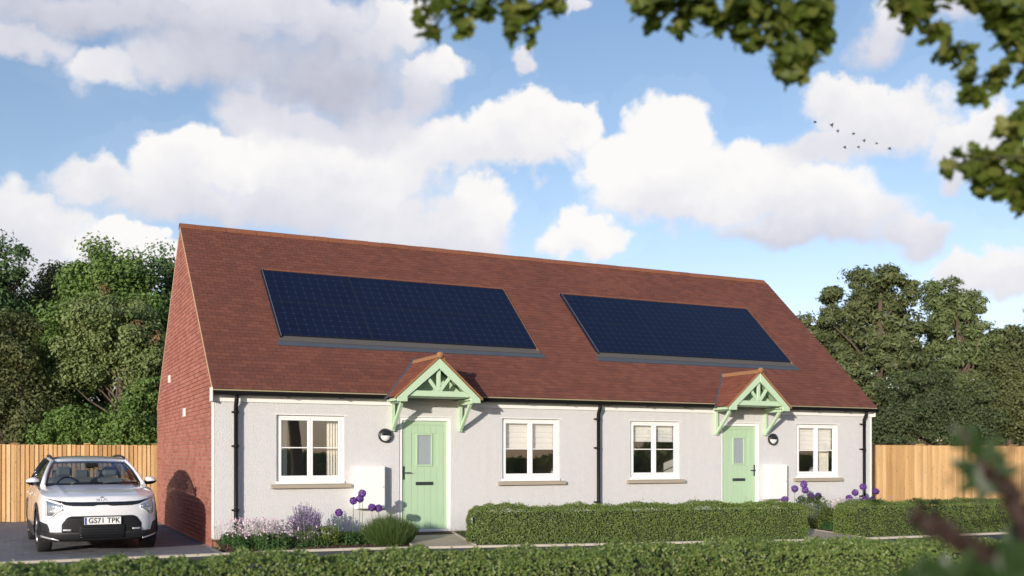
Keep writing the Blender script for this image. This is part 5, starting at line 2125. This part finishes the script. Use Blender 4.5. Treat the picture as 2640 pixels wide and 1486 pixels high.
        for k in range(21):
            a = -.12 + (math.pi + .24) * k / 20
            G.append([(sx_ * xx_, wy_ + RA * math.cos(a), .335 + RA * math.sin(a)) for xx_ in (.60, .88)])
        m.grid(G).build('arch_liner', dark, t, local=True)
        G = []
        for k in range(25):
            a = -.25 + (math.pi + .5) * k / 24
            row_ = []
            for r_ in (RA - .012, RA + .030, RA + .062):
                y_, z_ = wy_ + r_ * math.cos(a), .335 + r_ * math.sin(a)
                xs0 = interp([(q[1], q[0]) for q in half if q[0] > .5 and q[1] < 2], y_) if wy_ < 2 else interp([(q[1], q[0]) for q in half if q[0] > .5 and q[1] > 2], y_)
                row_.append((sx_ * (xs0 - soff(z_) + (.010 if r_ > RA + .05 else .014)), y_, max(z_, .2)))
            G.append(row_)
        m = MB().grid(G).build('arch_cladding', clad, t, local=True)
    for s_ in (-1, 1):
        MB().box(min(s_ * .80, s_ * .905), max(s_ * .80, s_ * .905), 1.28, 3.17, .22, .40).build('side_skirt', clad, t, .02, local=True)
        for y_ in (1.75, 2.75):
            MB().box(min(s_ * .895, s_ * .915), max(s_ * .895, s_ * .915), y_ + .35, y_ + .53, .86, .885).build('door_handle', paint, t, .006, local=True)
    # ---- interior
    MB().prism_x([(1.25, .75), (1.25, 1.0), (1.45, 1.035), (1.62, 1.0), (1.70, .75)], -.70, .70).build('dashboard', trim, t, local=True, fixn=True)
    MB().lathe([(.17, -.012), (.185, 0), (.17, .012), (.155, 0), (.17, -.012)], (-.36, 1.78, .98), 'y', 28).build('steering_wheel', trim, t, local=True)
    MB().box(-.70, .70, 1.7, 4.0, .25, .40).build('cabin_floor', trim, t, local=True)

    def cush(m, x0_, x1_, y0_, y1_, z0_, z1_): m.box(x0_, x1_, y0_, y1_, z0_, z1_)
    for x_ in (-.37, .37):
        m = MB()
        cush(m, x_ - .24, x_ + .24, 2.25, 2.40, .60, 1.12)
        cush(m, x_ - .24, x_ + .24, 1.85, 2.30, .45, .60)
        o = m.build('front_seat', seat, t, .05, local=True)
        MB().box(x_ - .125, x_ + .125, 2.30, 2.40, 1.15, 1.32).build('headrest', seat, t, .04, local=True)
    m = MB()
    cush(m, -.60, .60, 3.25, 3.42, .60, 1.12)
    cush(m, -.60, .60, 2.85, 3.3, .45, .60)
    m.build('rear_seat', seat, t, .05, local=True)
    for x_ in (-.37, 0, .37):
        MB().box(x_ - .12, x_ + .12, 3.34, 3.43, 1.10, 1.25).build('headrest', seat, t, .03, local=True)
    MB().box(-.06, .06, 1.78, 1.80, 1.30, 1.36).build('rear_view_mirror', gloss, t, .01, local=True)
    for x_ in (-.45, .12):
        MB().tube([tuple(np.array(ws(x_ / .735, .02)) + np.array((0, -.012, .012))), tuple(np.array(ws(x_ / .735 + .35, .06)) + np.array((0, -.012, .014))), tuple(np.array(ws(x_ / .735 + .78, .05)) + np.array((0, -.010, .012)))], .007, 5).build('wiper', gloss, t, local=True)
    return t


build_car()

# ================================================================== BIRDS
bird_px = [(245, 765, 13, 20), (345, 782, 17, -50), (383, 818, 14, -70), (484, 838, 13, 10), (547, 878, 14, -60), (628, 897, 11, 5), (708, 930, 14, -15), (428, 922, 14, -25), (514, 920, 12, -30)]
bl = ['leftmost bird of the flock over the right half of the roof', 'largest steeply banked bird, second from the left of the flock', 'bird just below and right of the large banked bird',
      'bird fourth along the upper line of the flock, over pale blue sky', 'banked bird in the middle of the flock\'s upper line', 'small bird second from the right end of the flock',
      'rightmost bird at the lower right end of the flock', 'left one of the two birds flying below the flock\'s line', 'right one of the two birds flying below the flock\'s line']
for (bx_, by_, sp, ang), lb in zip(bird_px, bl):
    d = 58
    c = at(2000 + bx_ / 2.417, by_ / 2.417, d)
    s_ = sp * d / FPX * .80
    t = thing('bird', c, lb, 'bird', 'flock of birds in the sky')
    Rm = Matrix.Translation(c) @ Matrix.Rotation(-YAW, 4, 'Z') @ Matrix.Rotation(R(ang * -.9), 4, 'Y') @ Matrix.Scale(s_, 4)
    m = MB()
    m.tube([(-.42, 0, -.03), (-.2, 0, 0), (.1, 0, .03), (.36, 0, .02), (.52, 0, .0)], [.03, .10, .13, .09, .02], 8)
    m.v = [tuple(Rm @ Vector(v)) for v in m.v]
    m.build('body', M['bird'], t)
    for sg in (-1, 1):
        m = MB()
        G = [[(.22, 0, .05), (-.10, 0, .05)], [(.26, sg * .25, .26), (-.10, sg * .25, .22)], [(.10, sg * .55, .40), (-.14, sg * .55, .36)], [(-.12, sg * .9, .34), (-.18, sg * .9, .33)]]
        m.grid(G)
        m.v = [tuple(Rm @ Vector((v[0], v[1] * .8 + v[2] * .2, v[2] + sg * .12 * abs(v[1])))) for v in m.v]
        o = m.build('wing', M['bird'], t)
        md = o.modifiers.new('s', 'SOLIDIFY')
        md.thickness = .012

# ================================================================== NEAR TREE AND SHRUB
OAKV = [(0, -.5, 0), (.10, -.32, .02), (.26, -.24, .05), (.16, -.08, .03), (.34, .08, .07), (.18, .18, .03), (.22, .36, .05), (0, .5, .0),
        (-.22, .36, .05), (-.18, .18, .03), (-.34, .08, .07), (-.16, -.08, .03), (-.26, -.24, .05), (-.10, -.32, .02)]
OAKF = [(0, i, i + 1) for i in range(1, 13)]
oak = thing('oak_tree', (5.4, -15.8, -.15), 'oak tree right of the viewer with leafy branches hanging into the top of the picture', 'tree')
m = MB()
m.tube([(5.4, -15.8, -.3), (5.35, -15.75, 1.2), (5.2, -15.7, 2.6), (5.0, -15.6, 4.2), (4.9, -15.5, 5.5)], [.24, .2, .17, .13, .07], 12)
m.build('trunk', M['bark'], oak)
LP, LN, LS = [], [], []
br = MB()


def spray(path, rad0, clusters, dens=1.0):
    """a limb along path with leaf clusters (px, py, radius px) hung from twigs"""
    pts = [Vector(p) for p in path]
    prevc = []
    br.tube(pts, [rad0 * (1 - .75 * i / (len(pts) - 1)) for i in range(len(pts))], 7)
    for (px, py, rp_, d) in clusters:
        c = at(px, py, d)
        r_ = rp_ * d / FPX
        near = min(pts + prevc, key=lambda p: (p - c).length + (.12 if p in pts else 0))
        prevc.append(c)
        mid = near.lerp(c, .5) + Vector((0, 0, .03))
        br.tube([near, mid, c], [.007, .004, .002], 5, False)
        n = int(max(7, 300 * r_ * dens * 1.0))
        for k in range(n):
            d_ = Vector((random.gauss(0, 1), random.gauss(0, 1), random.gauss(0, 1))).normalized()
            p = c + d_ * r_ * random.uniform(.2, 1.22)
            LP.append(tuple(p))
            LN.append((d_.x * .4 + random.gauss(0, .5) - .15, d_.y * .4 + random.gauss(0, .5) - .3, random.gauss(0, .5) + .55))
            LS.append(random.uniform(.050, .125))


D = 4.8
top = lambda px, py, d=D: tuple(at(px, py, d))
# limb to the left cluster
spray([(5.0, -15.6, 4.3), top(2400, -520, 4.2), top(1900, -330, 4.2), top(1500, -160, 4.1), top(1200, -60, 4.0), top(1090, -20, 4.0)], .07,
      [(1090, 25, 34, D), (1115, 80, 26, D), (1180, 20, 36, D), (1190, 75, 24, D), (1250, 5, 40, D), (1310, 5, 40, D), (1330, 60, 26, D), (1360, 30, 34, D), (1370, 88, 18, D), (1320, 85, 18, D), (1430, 15, 26, D), (1400, -30, 50, D), (1120, -20, 50, D)])
spray([top(1900, -330, 4.2), top(1800, -160, 4.1), top(1950, -80, 4.0), top(2050, -40, 4.0)], .03,
      [(1650, 5, 30, D), (1680, 55, 22, D), (1700, 15, 34, D), (1760, 30, 36, D), (1755, 72, 20, D), (1830, 15, 44, D), (1850, 55, 30, D), (1900, 30, 50, D), (1960, 20, 55, D), (1930, 95, 40, D), (1990, 80, 48, D), (2050, 40, 60, D),
       (2100, 50, 46, D), (2060, 120, 48, D), (2020, 160, 34, D), (2085, 140, 36, D), (2110, 110, 34, D), (2060, 185, 26, D), (2030, 195, 18, D), (2110, 10, 50, D), (1780, -20, 60, D), (1980, -40, 80, D)], 1.35)
spray([(5.05, -15.6, 3.9), top(3000, -300, 3.8), top(2700, -160, 3.9), top(2420, -60, 4.0), top(2330, -40, 4.0)], .04,
      [(2320, 20, 34, D), (2360, 45, 40, D), (2400, 20, 34, D), (2400, 75, 30, D), (2430, 90, 34, D), (2445, 130, 32, D), (2480, 140, 30, D), (2495, 190, 28, D), (2495, 235, 26, D), (2530, 245, 18, D), (2510, 255, 20, D),
       (2575, 205, 18, D), (2560, 215, 20, D), (2585, 190, 12, D), (2330, -20, 50, D), (2420, -30, 60, D)])
spray([(5.1, -15.65, 3.3), top(3050, 0, 3.7), top(2860, -40, 3.8), top(2700, -60, 3.9)], .04,
      [(2540, 10, 34, D), (2560, 50, 34, D), (2600, 30, 50, D), (2600, 95, 34, D), (2640, 80, 50, D), (2640, 150, 34, D), (2500, 5, 24, D), (2660, 190, 40, D)], 1.3)
spray([(5.15, -15.7, 2.9), top(2950, 330, 3.7), top(2800, 380, 3.8), top(2700, 410, 3.9)], .03,
      [(2445, 432, 22, D), (2470, 400, 8, D), (2505, 440, 30, D), (2530, 415, 26, D), (2540, 470, 30, D), (2570, 440, 36, D), (2600, 400, 40, D), (2600, 330, 28, D), (2640, 340, 45, D), (2640, 420, 55, D), (2600, 480, 40, D), (2635, 520, 34, D),
       (2645, 300, 34, D), (2650, 480, 50, D), (2515, 395, 14, D)], 1.25)
# upper crown out of sight, over the limbs
for k in range(60):
    c = Vector((5.0, -15.5, 5.4)) + Vector((random.gauss(0, 1.0), random.gauss(0, .9), random.gauss(0, .7)))
    for j in range(60):
        p = c + Vector((random.gauss(0, .22), random.gauss(0, .22), random.gauss(0, .18)))
        LP.append(tuple(p)); LN.append((random.gauss(0, 1), random.gauss(0, 1), random.gauss(0, 1) + .6)); LS.append(.08)
br.build('branch', mat_plain('dark_twig_bark', (.035, .028, .02), .9, .2, 20), oak)
leaves('foliage', np.array(LP), np.array(LN), np.array(LS), M['oak'], oak, bv=OAKV, bf=OAKF)

SB = (at(2960, 1900, 2.34).x, at(2960, 1900, 2.34).y, -.2)
sh = thing('reddish_shrub', SB, 'out of focus shrub with reddish stems and green leaves at the lower right', 'shrub')
mm = MB()
LP, LN, LS = [], [], []
RP, RN = [], []


def stem_run(ctrl, r0, r1, leafy, red):
    pts = [Vector(p) for p in catmull([tuple(at(c[0], c[1], c[2] * 1.8)) for c in ctrl], 8)]
    n = len(pts)
    mm.tube(pts, [1.8 * (r0 + (r1 - r0) * i / (n - 1)) for i in range(n)], 7)
    for i, p in enumerate(pts):
        t_ = i / (n - 1)
        for k in range(red):
            q = p + Vector((random.gauss(0, .009), random.gauss(0, .009), random.gauss(0, .009)))
            RP.append(tuple(q)); RN.append((random.gauss(0, 1), random.gauss(0, 1), random.gauss(0, 1)))


base = SB
stem_run([(2900, 1900, 1.3), (2760, 1600, 1.25), (2620, 1480, 1.2), (2520, 1420, 1.2), (2440, 1375, 1.2), (2360, 1335, 1.2)], .012, .006, 0, 12)
stem_run([(2900, 1900, 1.3), (2760, 1600, 1.25), (2680, 1430, 1.25), (2630, 1330, 1.25), (2600, 1260, 1.25), (2540, 1215, 1.25)], .011, .005, 0, 9)
stem_run([(2540, 1215, 1.25), (2515, 1180, 1.25), (2495, 1140, 1.25), (2475, 1105, 1.25)], .004, .002, 0, 0)
mm.tube([at(2900, 1900, 2.34), Vector(base) + Vector((.02, .03, .45)), Vector(base)], [.022, .024, .026], 7)
mm.build('stem', M['redstem'], sh)
M['redleaf'] = mat_leaf('reddish_bract', [(.024, .011, .009), (.038, .018, .014), (.028, .017, .013), (.075, .055, .048)], .6, .15)
leaves('red_bracts', np.array(RP), np.array(RN), .034, M['redleaf'], sh)
# green leaves in rosettes
GP, GN = [], []
Ax = []


def rosette(px, py, d, n, L, spread=1.0, up=0.0):
    d, L = d * 1.8, L * 1.8
    c = at(px, py, d)
    for k in range(n):
        a = 2 * math.pi * k / n + random.uniform(-.3, .3)
        v = Vector((RT[0] * math.cos(a), RT[1] * math.cos(a), math.sin(a))) * spread + Vector((FW[0], FW[1], 0)) * random.uniform(-.5, .5) + Vector((0, 0, up))
        v.normalize()
        sd_ = v.cross(Vector((FW[0], FW[1], .3))).normalized()
        nn = sd_.cross(v)
        l_ = L * random.uniform(.7, 1.1)
        GP.append(tuple(c))
        Ax.append(np.stack([np.array(sd_) * l_ * 1.9, np.array(v) * l_, np.array(nn) * l_]))


rosette(2545, 1225, 1.25, 7, .050)
rosette(2520, 1195, 1.25, 6, .045, up=.2)
rosette(2495, 1150, 1.25, 5, .030, up=.5)
rosette(2475, 1115, 1.25, 4, .018, up=.5)
for (px, py, d, n, L) in ((2400, 1490, 1.2, 6, .045), (2340, 1510, 1.15, 6, .045), (2460, 1510, 1.15, 7, .05), (2540, 1490, 1.2, 6, .045), (2620, 1430, 1.3, 6, .045), (2650, 1380, 1.3, 6, .040), (2590, 1510, 1.1, 7, .05), (2660, 1480, 1.15, 7, .05)):
    rosette(px, py, d, n, L, up=.25)
lv = [(0, 0, 0), (.09, .25, .03), (.12, .5, .03), (.08, .78, .0), (0, 1, -.06), (-.08, .78, .0), (-.12, .5, .03), (-.09, .25, .03)]
V, F = inst_arrays(lv, [(0, i, i + 1) for i in range(1, 7)], np.array(GP), np.array(Ax))
M['darkleaf'] = mat_leaf('dark_glossy_leaf', [(.016, .036, .011), (.028, .055, .016), (.020, .044, .014)], .4, .2)
o = link('leaf_rosettes', arrays_mesh('leaf_rosettes', V, F, M['darkleaf']), sh)
o['kind'] = 'stuff'
